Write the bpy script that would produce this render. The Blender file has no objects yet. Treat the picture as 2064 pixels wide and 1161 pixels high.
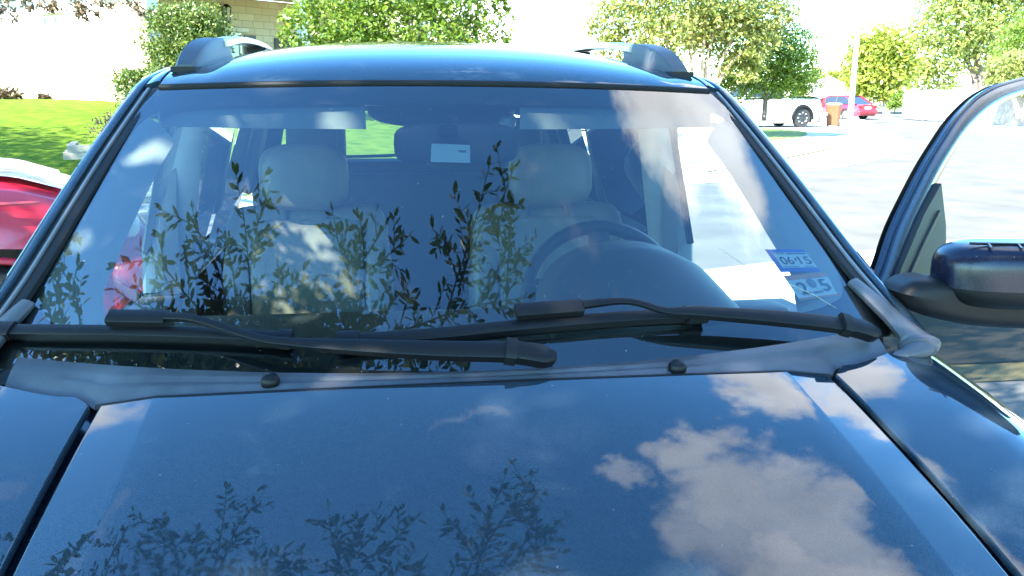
import bpy, math, random
import numpy as np
from mathutils import Vector, Matrix
R = math.radians
random.seed(7); rng = np.random.default_rng(7)
sc = bpy.context.scene
COL = sc.collection
EYE = 1.56            # eye height of the camera above the street; all z below are relative to it
# ------------------------------------------------------------------ camera
FPX = 1790.0
PSI, PIT, ROL = R(8.6), R(12.47), R(0.4)
_cy, _sy = math.cos(PSI), math.sin(PSI)
_R0 = np.array([_cy, -_sy, 0.]); _Fh = np.array([_sy, _cy, 0.]); _Z = np.array([0, 0, 1.])
CF = _Fh*math.cos(PIT)-_Z*math.sin(PIT); _U0 = _Fh*math.sin(PIT)+_Z*math.cos(PIT)
CR = _R0*math.cos(ROL)+_U0*math.sin(ROL); CU = _U0*math.cos(ROL)-_R0*math.sin(ROL)
O = np.array([-.145, 0, 0.])
cd = bpy.data.cameras.new("camera"); cam = bpy.data.objects.new("camera", cd); COL.objects.link(cam)
cd.sensor_width = 36; cd.lens = 36*FPX/2064; cd.clip_start = .02; cd.clip_end = 2000
m = Matrix.Identity(4)
for i in range(3): m[i][0] = CR[i]; m[i][1] = CU[i]; m[i][2] = -CF[i]; m[i][3] = O[i]+(EYE if i == 2 else 0)
cam.matrix_world = m; sc.camera = cam
# ------------------------------------------------------------------ render, view
sc.render.engine = 'CYCLES'; sc.cycles.use_denoising = True; sc.cycles.max_bounces = 10; sc.cycles.transparent_max_bounces = 24
sc.cycles.sample_clamp_indirect = 6; sc.cycles.caustics_reflective = False; sc.cycles.caustics_refractive = False
sc.view_settings.view_transform = 'Standard'; sc.view_settings.look = 'None'; sc.view_settings.gamma = 1
sc.view_settings.exposure = 3.0
# ------------------------------------------------------------------ sun and sky
SUN_EL = 42; SUNV = Vector((-.60, -.50, 0)).normalized()*math.cos(R(SUN_EL)); SUNV.z = math.sin(R(SUN_EL))
sl = bpy.data.lights.new("sun", 'SUN'); so = bpy.data.objects.new("sun", sl); COL.objects.link(so)
sl.energy = 5.0; sl.angle = R(.5); sl.color = (1, .95, .86)
so.rotation_euler = SUNV.to_track_quat('Z', 'Y').to_euler()
W = bpy.data.worlds.new("World"); sc.world = W; W.use_nodes = True
# clouds: (direction, angular radius in degrees, strength)
CLOUDS = [((.385, .64, .66), 3.8, .8), ((.44, .56, .70), 4.5, .8), ((.50, .48, .715), 4.6, .75), ((.43, .47, .77), 5.0, .7), ((.30, .59, .75), 2.4, .5), ((.47, .72, .51), 4.2, 1), ((.635, .69, .36), 2.6, .9), ((.585, .715, .39), 2.0, .8),
          ((.50, .38, .78), 6.5, 1), ((.56, .36, .745), 6.5, 1), ((-.62, .30, .725), 2.0, .9), ((-.47, .77, .43), 6, 1), ((.06, .73, .68), 1.6, .2), ((.75, .2, .3), 10, 1), ((-.9, .1, .3), 10, 1), ((.1, -.5, .8), 12, .8)]
def build_world():
    nt = W.node_tree; nt.nodes.clear(); N = nt.nodes.new; L = nt.links.new
    out = N('ShaderNodeOutputWorld'); bg = N('ShaderNodeBackground'); L(bg.outputs[0], out.inputs[0])
    sky = N('ShaderNodeTexSky'); sky.sky_type = 'NISHITA'; sky.sun_disc = False
    sky.sun_elevation = R(SUN_EL); sky.sun_rotation = math.atan2(SUNV.x, SUNV.y); sky.dust_density = .3; sky.ozone_density = 4.0
    tc = N('ShaderNodeTexCoord')
    nz = N('ShaderNodeTexNoise'); nz.inputs['Scale'].default_value = 5.0; nz.inputs['Detail'].default_value = 8; nz.inputs['Roughness'].default_value = .6
    L(tc.outputs['Generated'], nz.inputs['Vector'])
    sub = N('ShaderNodeVectorMath'); sub.operation = 'SUBTRACT'; sub.inputs[1].default_value = (.5, .5, .5); L(nz.outputs['Color'], sub.inputs[0])
    scl = N('ShaderNodeVectorMath'); scl.operation = 'SCALE'; scl.inputs['Scale'].default_value = .42; L(sub.outputs[0], scl.inputs[0])
    add = N('ShaderNodeVectorMath'); add.operation = 'ADD'; L(tc.outputs['Generated'], add.inputs[0]); L(scl.outputs[0], add.inputs[1])
    nrm = N('ShaderNodeVectorMath'); nrm.operation = 'NORMALIZE'; L(add.outputs[0], nrm.inputs[0])
    acc = None
    for d, rad, s in CLOUDS:
        dt = N('ShaderNodeVectorMath'); dt.operation = 'DOT_PRODUCT'; dt.inputs[1].default_value = Vector(d).normalized(); L(nrm.outputs[0], dt.inputs[0])
        mr = N('ShaderNodeMapRange'); mr.interpolation_type = 'SMOOTHSTEP'
        mr.inputs[1].default_value = math.cos(R(rad*1.25)); mr.inputs[2].default_value = math.cos(R(rad*.45)); mr.inputs[4].default_value = s
        L(dt.outputs['Value'], mr.inputs[0])
        if acc is None: acc = mr.outputs[0]
        else:
            mx = N('ShaderNodeMath'); mx.operation = 'MAXIMUM'; L(acc, mx.inputs[0]); L(mr.outputs[0], mx.inputs[1]); acc = mx.outputs[0]
    # thin broken cloud elsewhere
    n2 = N('ShaderNodeTexNoise'); n2.inputs['Scale'].default_value = 3.2; n2.inputs['Detail'].default_value = 9; n2.inputs['Roughness'].default_value = .62
    L(tc.outputs['Generated'], n2.inputs['Vector'])
    m2 = N('ShaderNodeMapRange'); m2.interpolation_type = 'SMOOTHSTEP'; m2.inputs[1].default_value = .60; m2.inputs[2].default_value = .78; m2.inputs[4].default_value = .5
    L(n2.outputs[0], m2.inputs[0])
    if acc is None: acc = m2.outputs[0]
    else:
        mx = N('ShaderNodeMath'); mx.operation = 'MAXIMUM'; L(acc, mx.inputs[0]); L(m2.outputs[0], mx.inputs[1]); acc = mx.outputs[0]
    n3 = N('ShaderNodeTexNoise'); n3.inputs['Scale'].default_value = 9; n3.inputs['Detail'].default_value = 6; L(tc.outputs['Generated'], n3.inputs['Vector'])
    cr = N('ShaderNodeMapRange'); cr.inputs[1].default_value = .3; cr.inputs[2].default_value = .7; cr.inputs[3].default_value = .72; cr.inputs[4].default_value = 1.1; L(n3.outputs[0], cr.inputs[0])
    cc = N('ShaderNodeVectorMath'); cc.operation = 'SCALE'; cc.inputs[0].default_value = CLOUD_COL; L(cr.outputs[0], cc.inputs['Scale'])
    mix = N('ShaderNodeMix'); mix.data_type = 'RGBA'; gm = N('ShaderNodeGamma'); gm.inputs[1].default_value = SKY_GAMMA; L(sky.outputs[0], gm.inputs[0]); L(acc, mix.inputs['Factor']); tn = N('ShaderNodeMix'); tn.data_type = 'RGBA'; tn.blend_type = 'MULTIPLY'; tn.inputs['Factor'].default_value = 1; tn.inputs['B'].default_value = (.74, 1.05, .95, 1); L(gm.outputs[0], tn.inputs['A']); L(tn.outputs['Result'], mix.inputs['A']); L(cc.outputs[0], mix.inputs['B'])
    L(mix.outputs['Result'], bg.inputs[0]); bg.inputs[1].default_value = .088
CLOUD_COL = (6.1, 6.3, 6.5); SKY_GAMMA = 1.45
build_world()

# ------------------------------------------------------------------ projection helpers (photo pixel -> point)
def ray(px, py):
    d = CF+CR*(px-1032)/FPX-CU*(py-580.5)/FPX
    return d/np.linalg.norm(d)
def yy(px, py, y):
    d = ray(px, py); return O+d*y/d[1]
def zz(px, py, z):
    d = ray(px, py); return O+d*z/d[2]
def dd(px, py, D):            # at forward distance D along the optical axis
    d = ray(px, py); return O+d*D/(d@CF)
def glass_y(x, z): return 1.20+1.424*(z+.40)+.33*x*x
def hood_z(x, y): return -.388-.175*(1.16-y)-.15*(1.16-y)**2-.02*(x/.44)**2
def hit(px, py, fn, t0=.3, t1=4.0, n=3000):
    d = ray(px, py); ts = np.linspace(t0, t1, n); P = O+ts[:, None]*d; g = fn(P)
    i = np.where(np.sign(g[1:]) != np.sign(g[:-1]))[0]
    if len(i) == 0: return None
    i = i[0]; t = ts[i]-(ts[i+1]-ts[i])*g[i]/(g[i+1]-g[i]); return O+t*d
def gp(px, py): return hit(px, py, lambda P: P[:, 1]-glass_y(P[:, 0], P[:, 2]))
def gn(P):
    n = np.array([.66*P[0], -1, 1.424]); return n/np.linalg.norm(n)
def gpo(px, py, off): P = gp(px, py); return P+gn(P)*off
def refl(px, py, h):          # where the windshield's mirror ray of this pixel reaches height h above the eye
    P = gp(px, py); d = ray(px, py); n = gn(P); r = d-2*(d@n)*n
    return P+r*(h-P[2])/r[2]

# ------------------------------------------------------------------ materials
MATS = {}
def mat(name, col, rough=.5, metal=0, var=.12, scale=8, bump=0, bscale=40, coat=0, col2=None, spec=.5, trans=0, coat_rough=.03, coat_ior=1.5, detail=4):
    if name in MATS: return MATS[name]
    M = bpy.data.materials.new(name); M.use_nodes = True; nt = M.node_tree; N = nt.nodes.new; L = nt.links.new
    b = nt.nodes['Principled BSDF']; b.inputs['Roughness'].default_value = rough; b.inputs['Metallic'].default_value = metal
    b.inputs['Specular IOR Level'].default_value = spec
    b.inputs['Coat Weight'].default_value = coat; b.inputs['Coat Roughness'].default_value = coat_rough; b.inputs['Coat IOR'].default_value = coat_ior
    tc = N('ShaderNodeTexCoord'); nz = N('ShaderNodeTexNoise'); nz.inputs['Scale'].default_value = scale; nz.inputs['Detail'].default_value = detail
    L(tc.outputs['Object'], nz.inputs['Vector'])
    mx = N('ShaderNodeMix'); mx.data_type = 'RGBA'
    c2 = col2 or tuple(min(1, c*(1+var)) for c in col); c1 = col if col2 else tuple(c*(1-var) for c in col)
    mx.inputs['A'].default_value = (*c1, 1); mx.inputs['B'].default_value = (*c2, 1)
    mr = N('ShaderNodeMapRange'); mr.inputs[1].default_value = .3; mr.inputs[2].default_value = .7; L(nz.outputs[0], mr.inputs[0])
    L(mr.outputs[0], mx.inputs['Factor']); L(mx.outputs['Result'], b.inputs['Base Color'])
    if bump:
        n2 = N('ShaderNodeTexNoise'); n2.inputs['Scale'].default_value = bscale; n2.inputs['Detail'].default_value = 5; L(tc.outputs['Object'], n2.inputs['Vector'])
        bp = N('ShaderNodeBump'); bp.inputs['Strength'].default_value = bump; bp.inputs['Distance'].default_value = .02; L(n2.outputs[0], bp.inputs['Height']); L(bp.outputs[0], b.inputs['Normal'])
    MATS[name] = M; return M
def leafmat(name, c1, c2, trans=.45, rough=.45):
    M = bpy.data.materials.new(name); M.use_nodes = True; nt = M.node_tree; N = nt.nodes.new; L = nt.links.new
    nt.nodes.remove(nt.nodes['Principled BSDF']); out = nt.nodes['Material Output']
    g = N('ShaderNodeNewGeometry'); mx = N('ShaderNodeMix'); mx.data_type = 'RGBA'
    mx.inputs['A'].default_value = (*c1, 1); mx.inputs['B'].default_value = (*c2, 1); L(g.outputs['Random Per Island'], mx.inputs['Factor'])
    p = N('ShaderNodeBsdfPrincipled'); p.inputs['Roughness'].default_value = rough; L(mx.outputs['Result'], p.inputs['Base Color'])
    t = N('ShaderNodeBsdfTranslucent'); hs = N('ShaderNodeHueSaturation'); hs.inputs['Hue'].default_value = .485; hs.inputs['Value'].default_value = 1.5; L(mx.outputs['Result'], hs.inputs['Color']); L(hs.outputs[0], t.inputs['Color'])
    ms = N('ShaderNodeMixShader'); ms.inputs[0].default_value = trans; L(p.outputs[0], ms.inputs[1]); L(t.outputs[0], ms.inputs[2]); L(ms.outputs[0], out.inputs['Surface'])
    return M
def glassmat(name, tint, refl_gain=1.9, ior=1.5, rough=0, dust=.0):
    M = bpy.data.materials.new(name); M.use_nodes = True; nt = M.node_tree; N = nt.nodes.new; L = nt.links.new
    nt.nodes.remove(nt.nodes['Principled BSDF']); out = nt.nodes['Material Output']
    tr = N('ShaderNodeBsdfTransparent'); tr.inputs[0].default_value = (*tint, 1)
    gl = N('ShaderNodeBsdfGlossy'); gl.inputs['Roughness'].default_value = rough
    fr = N('ShaderNodeFresnel'); fr.inputs[0].default_value = ior
    mu = N('ShaderNodeMath'); mu.operation = 'MULTIPLY'; mu.inputs[1].default_value = refl_gain; mu.use_clamp = True; L(fr.outputs[0], mu.inputs[0])
    ms = N('ShaderNodeMixShader'); L(mu.outputs[0], ms.inputs[0]); L(tr.outputs[0], ms.inputs[1]); L(gl.outputs[0], ms.inputs[2])
    last = ms
    if dust:
        df = N('ShaderNodeBsdfDiffuse'); df.inputs[0].default_value = (.55, .52, .48, 1)
        tc = N('ShaderNodeTexCoord'); nz = N('ShaderNodeTexNoise'); nz.inputs['Scale'].default_value = 260; nz.inputs['Detail'].default_value = 2; L(tc.outputs['Object'], nz.inputs['Vector'])
        n2 = N('ShaderNodeTexNoise'); n2.inputs['Scale'].default_value = 5; n2.inputs['Detail'].default_value = 6; L(tc.outputs['Object'], n2.inputs['Vector'])
        a = N('ShaderNodeMapRange'); a.inputs[1].default_value = .70; a.inputs[2].default_value = .78; a.inputs[4].default_value = .35; L(nz.outputs[0], a.inputs[0])
        b = N('ShaderNodeMapRange'); b.inputs[1].default_value = .35; b.inputs[2].default_value = .75; b.inputs[4].default_value = dust; L(n2.outputs[0], b.inputs[0])
        s = N('ShaderNodeMath'); s.operation = 'ADD'; L(a.outputs[0], s.inputs[0]); L(b.outputs[0], s.inputs[1])
        m2 = N('ShaderNodeMixShader'); L(s.outputs[0], m2.inputs[0]); L(ms.outputs[0], m2.inputs[1]); L(df.outputs[0], m2.inputs[2]); last = m2
    L(last.outputs[0], out.inputs['Surface'])
    return M
def carpaint(name, col, flake, ior=1.6, haze=0.0):
    M = bpy.data.materials.new(name); M.use_nodes = True; nt = M.node_tree; N = nt.nodes.new; L = nt.links.new
    b = nt.nodes['Principled BSDF']; b.inputs['Roughness'].default_value = .5; b.inputs['Metallic'].default_value = .0; b.inputs['Specular IOR Level'].default_value = .0
    b.inputs['Coat Weight'].default_value = 1; b.inputs['Coat Roughness'].default_value = .012; b.inputs['Coat IOR'].default_value = ior
    tc = N('ShaderNodeTexCoord'); vz = N('ShaderNodeTexVoronoi'); vz.inputs['Scale'].default_value = 900; L(tc.outputs['Object'], vz.inputs['Vector'])
    mx = N('ShaderNodeMix'); mx.data_type = 'RGBA'; mx.inputs['A'].default_value = (*col, 1); mx.inputs['B'].default_value = (*flake, 1)
    sp = N('ShaderNodeSeparateColor'); L(vz.outputs['Color'], sp.inputs[0]); L(sp.outputs[0], mx.inputs['Factor'])
    # dust specks and water spots
    n1 = N('ShaderNodeTexNoise'); n1.inputs['Scale'].default_value = 140; n1.inputs['Detail'].default_value = 2; L(tc.outputs['Object'], n1.inputs['Vector'])
    r1 = N('ShaderNodeMapRange'); r1.inputs[1].default_value = .755; r1.inputs[2].default_value = .80; r1.inputs[4].default_value = .55; L(n1.outputs[0], r1.inputs[0])
    n5 = N('ShaderNodeTexNoise'); n5.inputs['Scale'].default_value = 9; n5.inputs['Detail'].default_value = 7; n5.inputs['Roughness'].default_value = .7; L(tc.outputs['Object'], n5.inputs['Vector'])
    r5 = N('ShaderNodeMapRange'); r5.inputs[1].default_value = .60; r5.inputs[2].default_value = .80; r5.inputs[4].default_value = .16; L(n5.outputs[0], r5.inputs[0])
    ad = N('ShaderNodeMath'); ad.operation = 'MAXIMUM'; L(r1.outputs[0], ad.inputs[0]); L(r5.outputs[0], ad.inputs[1]); r1 = ad
    m2 = N('ShaderNodeMix'); m2.data_type = 'RGBA'; L(r1.outputs[0], m2.inputs['Factor']); L(mx.outputs['Result'], m2.inputs['A']); m2.inputs['B'].default_value = (.25, .24, .22, 1)
    L(m2.outputs['Result'], b.inputs['Base Color'])
    n3 = N('ShaderNodeTexNoise'); n3.inputs['Scale'].default_value = 6; n3.inputs['Detail'].default_value = 5; L(tc.outputs['Object'], n3.inputs['Vector'])
    r3 = N('ShaderNodeMapRange'); r3.inputs[1].default_value = .4; r3.inputs[2].default_value = .8; r3.inputs[3].default_value = .008+haze; r3.inputs[4].default_value = .05+haze; L(n3.outputs[0], r3.inputs[0]); L(r3.outputs[0], b.inputs['Coat Roughness'])
    return M

# ------------------------------------------------------------------ mesh builder
WL = {}
class MB:
    def __init__(s): s.v = []; s.f = []; s.uv = {}
    def add(s, vs, fs, uvs=None):
        o = len(s.v); s.v += [tuple(map(float, p)) for p in vs]
        for i, f in enumerate(fs):
            if uvs: s.uv[len(s.f)] = uvs[i]
            s.f.append([k+o for k in f])
        return s
    def grid(s, nu, nv, fn, cu=False, skip=None):
        vs = [fn(i/nu, j/nv) for i in range(nu+1) for j in range(nv+1)]
        fs = []
        for i in range(nu):
            for j in range(nv):
                q = [i*(nv+1)+j, (i+1)*(nv+1)+j, (i+1)*(nv+1)+j+1, i*(nv+1)+j+1]
                if skip and skip(sum(np.array(vs[k], float) for k in q)/4): continue
                fs.append(q)
        return s.add(vs, fs)
    def loft(s, rings, close=True, cap=True):
        n = len(rings[0]); vs = [p for r in rings for p in r]; fs = []
        for a in range(len(rings)-1):
            for k in range(n if close else n-1):
                k2 = (k+1) % n; fs.append([a*n+k, a*n+k2, (a+1)*n+k2, (a+1)*n+k])
        if cap and close: fs.append(list(range(n))[::-1]); fs.append([(len(rings)-1)*n+k for k in range(n)])
        return s.add(vs, fs)
    def tube(s, path, rad, n=8, up=(0, 0, 1), flat=1.0):
        path = [np.array(p, float) for p in path]; rings = []
        for i, p in enumerate(path):
            t = path[min(i+1, len(path)-1)]-path[max(i-1, 0)]; t = t/(np.linalg.norm(t)+1e-9)
            u = np.array(up, float); 
            if abs(u@t) > .95: u = np.array([1, 0, 0.])
            a = np.cross(t, u); a /= np.linalg.norm(a); b = np.cross(a, t)
            r = rad[i] if hasattr(rad, '__len__') else rad
            rings.append([p+a*r*math.cos(2*math.pi*k/n)+b*r*flat*math.sin(2*math.pi*k/n) for k in range(n)])
        return s.loft(rings)
    def strip(s, path, w, h, nrm):     # rectangular bar along a path; nrm(i) gives its up vector; w,h scalars or lists
        path = [np.array(p, float) for p in path]; rings = []
        for i, p in enumerate(path):
            t = path[min(i+1, len(path)-1)]-path[max(i-1, 0)]; t = t/(np.linalg.norm(t)+1e-9)
            b = np.array(nrm(i) if callable(nrm) else nrm, float); b = b-t*(b@t); b /= np.linalg.norm(b); a = np.cross(t, b)
            ww = (w[i] if hasattr(w, '__len__') else w)/2; hh = (h[i] if hasattr(h, '__len__') else h)/2; c = .3
            rings.append([p+a*x*ww+b*y*hh for x, y in ((-1, -1+c), (-1+c, -1), (1-c, -1), (1, -1+c), (1, 1-c), (1-c, 1), (-1+c, 1), (-1, 1-c))])
        return s.loft(rings)
    def box(s, x0, x1, y0, y1, z0, z1, T=None):
        vs = [(x, y, z) for x in (x0, x1) for y in (y0, y1) for z in (z0, z1)]
        if T: vs = [T(*p) for p in vs]
        fs = [[0, 1, 3, 2], [4, 6, 7, 5], [0, 4, 5, 1], [2, 3, 7, 6], [0, 2, 6, 4], [1, 5, 7, 3]]
        ix = [(1, 2), (1, 2), (0, 2), (0, 2), (0, 1), (0, 1)]
        src = [(x, y, z) for x in (x0, x1) for y in (y0, y1) for z in (z0, z1)]
        return s.add(vs, fs, [[(src[k][a], src[k][b]) for k in f] for f, (a, b) in zip(fs, ix)])
    def sell(s, c, r, e1=.5, e2=.5, nu=14, nv=24, rot=None):  # rounded box: superellipsoid
        def sp(a, e): return math.copysign(abs(a)**e, a)
        def fn(u, v):
            a = -math.pi/2+math.pi*u; b = 2*math.pi*v
            p = np.array([r[0]*sp(math.cos(a), e1)*sp(math.cos(b), e2), r[1]*sp(math.cos(a), e1)*sp(math.sin(b), e2), r[2]*sp(math.sin(a), e1)])
            if rot is not None: p = rot@p
            return p+np.array(c)
        return s.grid(nu, nv, fn)
    def poly(s, pts): return s.add(pts, [list(range(len(pts)))])
    def build(s, name, material, parent=None, smooth=True, label=None):
        me = bpy.data.meshes.new(name); off = np.array([0, 0, EYE])
        if parent is not None: off = off-np.array(WL[parent.name])
        v = np.array(s.v)+off
        me.from_pydata(v.tolist(), [], s.f); me.materials.append(material)
        if s.uv:
            ul = me.uv_layers.new(name='UVMap'); i = 0
            for k, f in enumerate(s.f):
                u = s.uv.get(k, [(0, 0)]*len(f))
                for q in u: ul.data[i].uv = q; i += 1
        me.validate(); me.update()
        if smooth: 
            me.shade_smooth(); 
            try: me.set_sharp_from_angle(angle=R(38))
            except Exception: pass
        o = bpy.data.objects.new(name, me); COL.objects.link(o); WL[o.name] = (0, 0, 0)
        if parent is not None: o.parent = parent; WL[o.name] = WL[parent.name]
        if label: o['label'] = label
        return o
def empty(name, loc, label, cat, group=None):
    o = bpy.data.objects.new(name, None); COL.objects.link(o); o.empty_display_size = .3
    o.location = (loc[0], loc[1], loc[2]+EYE); WL[o.name] = (loc[0], loc[1], loc[2]+EYE)
    tag(o, label, cat, group); return o
def tag(o, label=None, cat=None, group=None, kind=None):
    if label: o['label'] = label
    if cat: o['category'] = cat
    if group: o['group'] = group
    if kind: o['kind'] = kind
    return o
def rotz(a): c, s_ = math.cos(a), math.sin(a); return np.array([[c, -s_, 0], [s_, c, 0], [0, 0, 1.]])
def rotx(a): c, s_ = math.cos(a), math.sin(a); return np.array([[1, 0, 0], [0, c, -s_], [0, s_, c]])
def catmull(pts, n=6):
    P = [np.array(p, float) for p in pts]; P = [2*P[0]-P[1]]+P+[2*P[-1]-P[-2]]; out = []
    for i in range(1, len(P)-2):
        for k in range(n):
            t = k/n; a, b, c, d = P[i-1], P[i], P[i+1], P[i+2]
            out.append(.5*((2*b)+(-a+c)*t+(2*a-5*b+4*c-d)*t*t+(-a+3*b-3*c+d)*t**3))
    out.append(P[-2]); return out

# leaves as many small bent quads, vectorised
def leaf_mesh(name, C, size, material, parent=None, aspect=.5, up=.3, var=.35, dirs=None):
    n = len(C); C = np.asarray(C, float)
    if dirs is None:
        nrm = rng.normal(size=(n, 3)); nrm[:, 2] += up*2
    else: nrm = rng.normal(size=(n, 3))
    nrm /= np.linalg.norm(nrm, axis=1)[:, None]
    a = dirs if dirs is not None else rng.normal(size=(n, 3))
    a = a-(a*nrm).sum(1)[:, None]*nrm; a /= np.linalg.norm(a, axis=1)[:, None]
    b = np.cross(nrm, a); L = (size*(1+var*rng.uniform(-1, 1, n)))[:, None]; w = L*aspect
    base = C; V = np.empty((n, 6, 3))
    V[:, 0] = base; V[:, 1] = base+a*L*.35+b*w*.42+nrm*L*.05; V[:, 2] = base+a*L*.72+b*w*.36+nrm*L*.04; V[:, 3] = base+a*L
    V[:, 4] = base+a*L*.72-b*w*.36+nrm*L*.04; V[:, 5] = base+a*L*.35-b*w*.42+nrm*L*.05
    off = np.array([0, 0, EYE])
    if parent is not None: off = off-np.array(WL[parent.name])
    V = (V+off).reshape(-1, 3); me = bpy.data.meshes.new(name)
    me.vertices.add(n*6); me.vertices.foreach_set('co', V.ravel())
    me.loops.add(n*6); me.loops.foreach_set('vertex_index', np.arange(n*6))
    me.polygons.add(n); me.polygons.foreach_set('loop_start', np.arange(n)*6); me.polygons.foreach_set('loop_total', np.full(n, 6))
    me.update(calc_edges=True); me.validate(); me.materials.append(material)
    o = bpy.data.objects.new(name, me); COL.objects.link(o); WL[o.name] = (0, 0, 0)
    if parent is not None: o.parent = parent; WL[o.name] = WL[parent.name]
    return o
def clump_points(blobs, n, shell=.55, clump=.16, k=26):
    """blobs: (centre, radius xyz); leaf points gathered into small clumps near the surface of each blob"""
    vol = np.array([b[1][0]*b[1][1]*b[1][2] for b in blobs])**.75; vol = vol/vol.sum(); out = []
    for (c, r), f in zip(blobs, vol):
        m_ = max(3, int(n*f/k)); d = rng.normal(size=(m_, 3)); d /= np.linalg.norm(d, axis=1)[:, None]
        rad = shell+(1-shell)*rng.uniform(0, 1, m_)**.6*1.08; cc = np.array(c)+d*rad[:, None]*np.array(r)
        s_ = clump*min(r)*rng.uniform(.6, 1.5, m_)
        p = cc[:, None, :]+rng.normal(size=(m_, k, 3))*s_[:, None, None]*np.array([1, 1, .7]); out.append(p.reshape(-1, 3))
    return np.concatenate(out)

M = dict(
 paint=carpaint('navy_paint', (.013, .022, .031), (.022, .036, .050), 1.55), mircap=carpaint('mirror_cap_paint', (.004, .004, .012), (.007, .007, .020), 1.4, haze=.25), satin=carpaint('dusty_navy_paint', (.012, .018, .034), (.018, .028, .048), 1.5, haze=.12),
 black=mat('black_plastic', (.005, .005, .006), .5, spec=.22),
 blackgloss=mat('gloss_black_trim', (.006, .006, .008), .16),
 rubber=mat('rubber', (.006, .006, .007), .6, spec=.25),
 grey_trim=mat('grey_rubber_edge', (.10, .10, .11), .4),
 cowl=mat('weathered_cowl_plastic', (.045, .047, .055), .5, col2=(.085, .088, .10), scale=14, bump=.12, bscale=500),
 frit=mat('black_ceramic_band', (.008, .008, .010), .6),
 silver=mat('brushed_silver', (.55, .56, .58), .32, .8),
 railcap=mat('grey_rail_plastic', (.045, .05, .06), .5, spec=.4), sail=mat('sail_plastic', (.026, .026, .026), .55, spec=.3),
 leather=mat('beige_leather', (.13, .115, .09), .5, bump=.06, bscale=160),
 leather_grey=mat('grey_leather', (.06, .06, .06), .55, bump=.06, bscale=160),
 trim_light=mat('pale_grey_trim', (.32, .32, .30), .75),
 headliner=mat('headliner_cloth', (.40, .40, .37), .9),
 dash=mat('dash_vinyl', (.045, .05, .052), .6, bump=.05, bscale=400),
 dark_trim=mat('dark_interior_trim', (.03, .031, .034), .6),
 carpet=mat('carpet', (.03, .03, .03), .95),
 tyre=mat('tyre_rubber', (.018, .018, .018), .8, bump=.3),
 rim=mat('wheel_alloy', (.45, .45, .46), .3, .8),
 darkrim=mat('dark_wheel', (.03, .03, .032), .35, .4),
 white=mat('white_paint', (.78, .78, .76), .35, coat=.6),
 whitewall=mat('white_wall_paint', (.80, .79, .75), .8, bump=.1),
 red=mat('red_paint', (.42, .012, .035), .4, coat=1, coat_ior=1.5, var=.08, coat_rough=.10),
 redfade=mat('faded_red_paint', (.50, .10, .07), .45, coat=.3, col2=(.75, .66, .60), scale=22, detail=8),
 taillight=mat('red_lens', (.45, .015, .02), .15),
 lens=mat('clear_lens', (.75, .76, .76), .12),
 mirrorglass=mat('mirror_glass', (.75, .78, .8), .04, 1.0),
)
M['glass'] = glassmat('windshield_glass', (.77, .90, .85), 2.35, 1.52, dust=.003)
M['sideglass'] = glassmat('side_window_glass', (.72, .80, .77), 1.8)
M['privacy'] = glassmat('tinted_window_glass', (.22, .26, .25), 1.8)
M['carglass'] = mat('car_window', (.02, .025, .03), .05, spec=.8)
# ================================================================== the dark blue SUV
suv = empty('parked_suv', (0, 2.2, -1.56), 'dark navy blue SUV seen over its hood, driver door standing open, beige seats inside', 'suv')
def hz(x, y):                                  # hood and fender tops
    ax = abs(x); d_ = 1.16-y; z = -.388-.175*d_-.15*min(d_, .5)**2-.15*max(0, d_-.5)-.02*(min(ax, .44)/.44)**2
    if ax > .447: z -= (min(ax, .535)-.447)*.20
    if ax > .545:
        e = ax-.545; z -= e*.03+max(0, e-.14)**2*2.6
    return z-max(0, .35-y)**2*1.6
def yrear(x):
    ax = abs(x); return 1.150+.18*ax*ax+.028*(lambda q: q*q*(3-2*q))(min(1, max(0, (ax-.530)/.035)))+max(0, ax-.6)*.32
CREASE = .447; SEAM = .538
def hood_fn(u, v):
    x = xs[int(round(u*(len(xs)-1)))]; yr = yrear(x); y = .12+(yr-.12)*v
    return (x*(1-.10*max(0, .6-y)), y, hz(x, y))
xs = sorted(set([round(k*CREASE/12, 4) for k in range(-12, 13)]+[s*(CREASE+d) for s in (-1, 1) for d in (.004, .008, .03, .05, .069, .072)]))
hood_b = MB(); hood_b.grid(len(xs)-1, 50, hood_fn)
for s in (-1, 1):                               # rolled side lip
    hood_b.grid(5, 50, lambda u, v: (s*(CREASE+.072+.004*math.sin(u*1.57))*(1-.10*max(0, .6-(.12+(yrear(.52)-.12)*v))), .12+(yrear(.52)-.12)*v, hz(.52, .12+(yrear(.52)-.12)*v)-.004*(1-math.cos(u*1.57))-.03*max(0, u-.6)*2.5))
hood_b.grid(len(xs)-1, 4, lambda u, v: (xs[int(round(u*(len(xs)-1)))], yrear(xs[int(round(u*(len(xs)-1)))])+.006*math.sin(v*1.57), hz(xs[int(round(u*(len(xs)-1)))], yrear(xs[int(round(u*(len(xs)-1)))]))-.02*(1-math.cos(v*1.57))))
hood_b.grid(len(xs)-1, 5, lambda u, v: (xs[int(round(u*(len(xs)-1)))]*.948, .12-.03*math.sin(v*1.57), hz(xs[int(round(u*(len(xs)-1)))], .12)-.10*(1-math.cos(v*1.57))))
hood = hood_b.build('hood', M['paint'], suv)
MB().box(-.8, .8, .16, 1.40, -1.0, -.62).build('engine_bay', M['dark_trim'], suv)
# seam channel
for s in (-1, 1): ch = MB(); ch.grid(1, 30, lambda u, v: (s*(.505+.055*u), .2+1.05*v, hz(.54, .2+1.05*v)-.026)); ch.build('hood_seal', M['satin'], suv)
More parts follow.
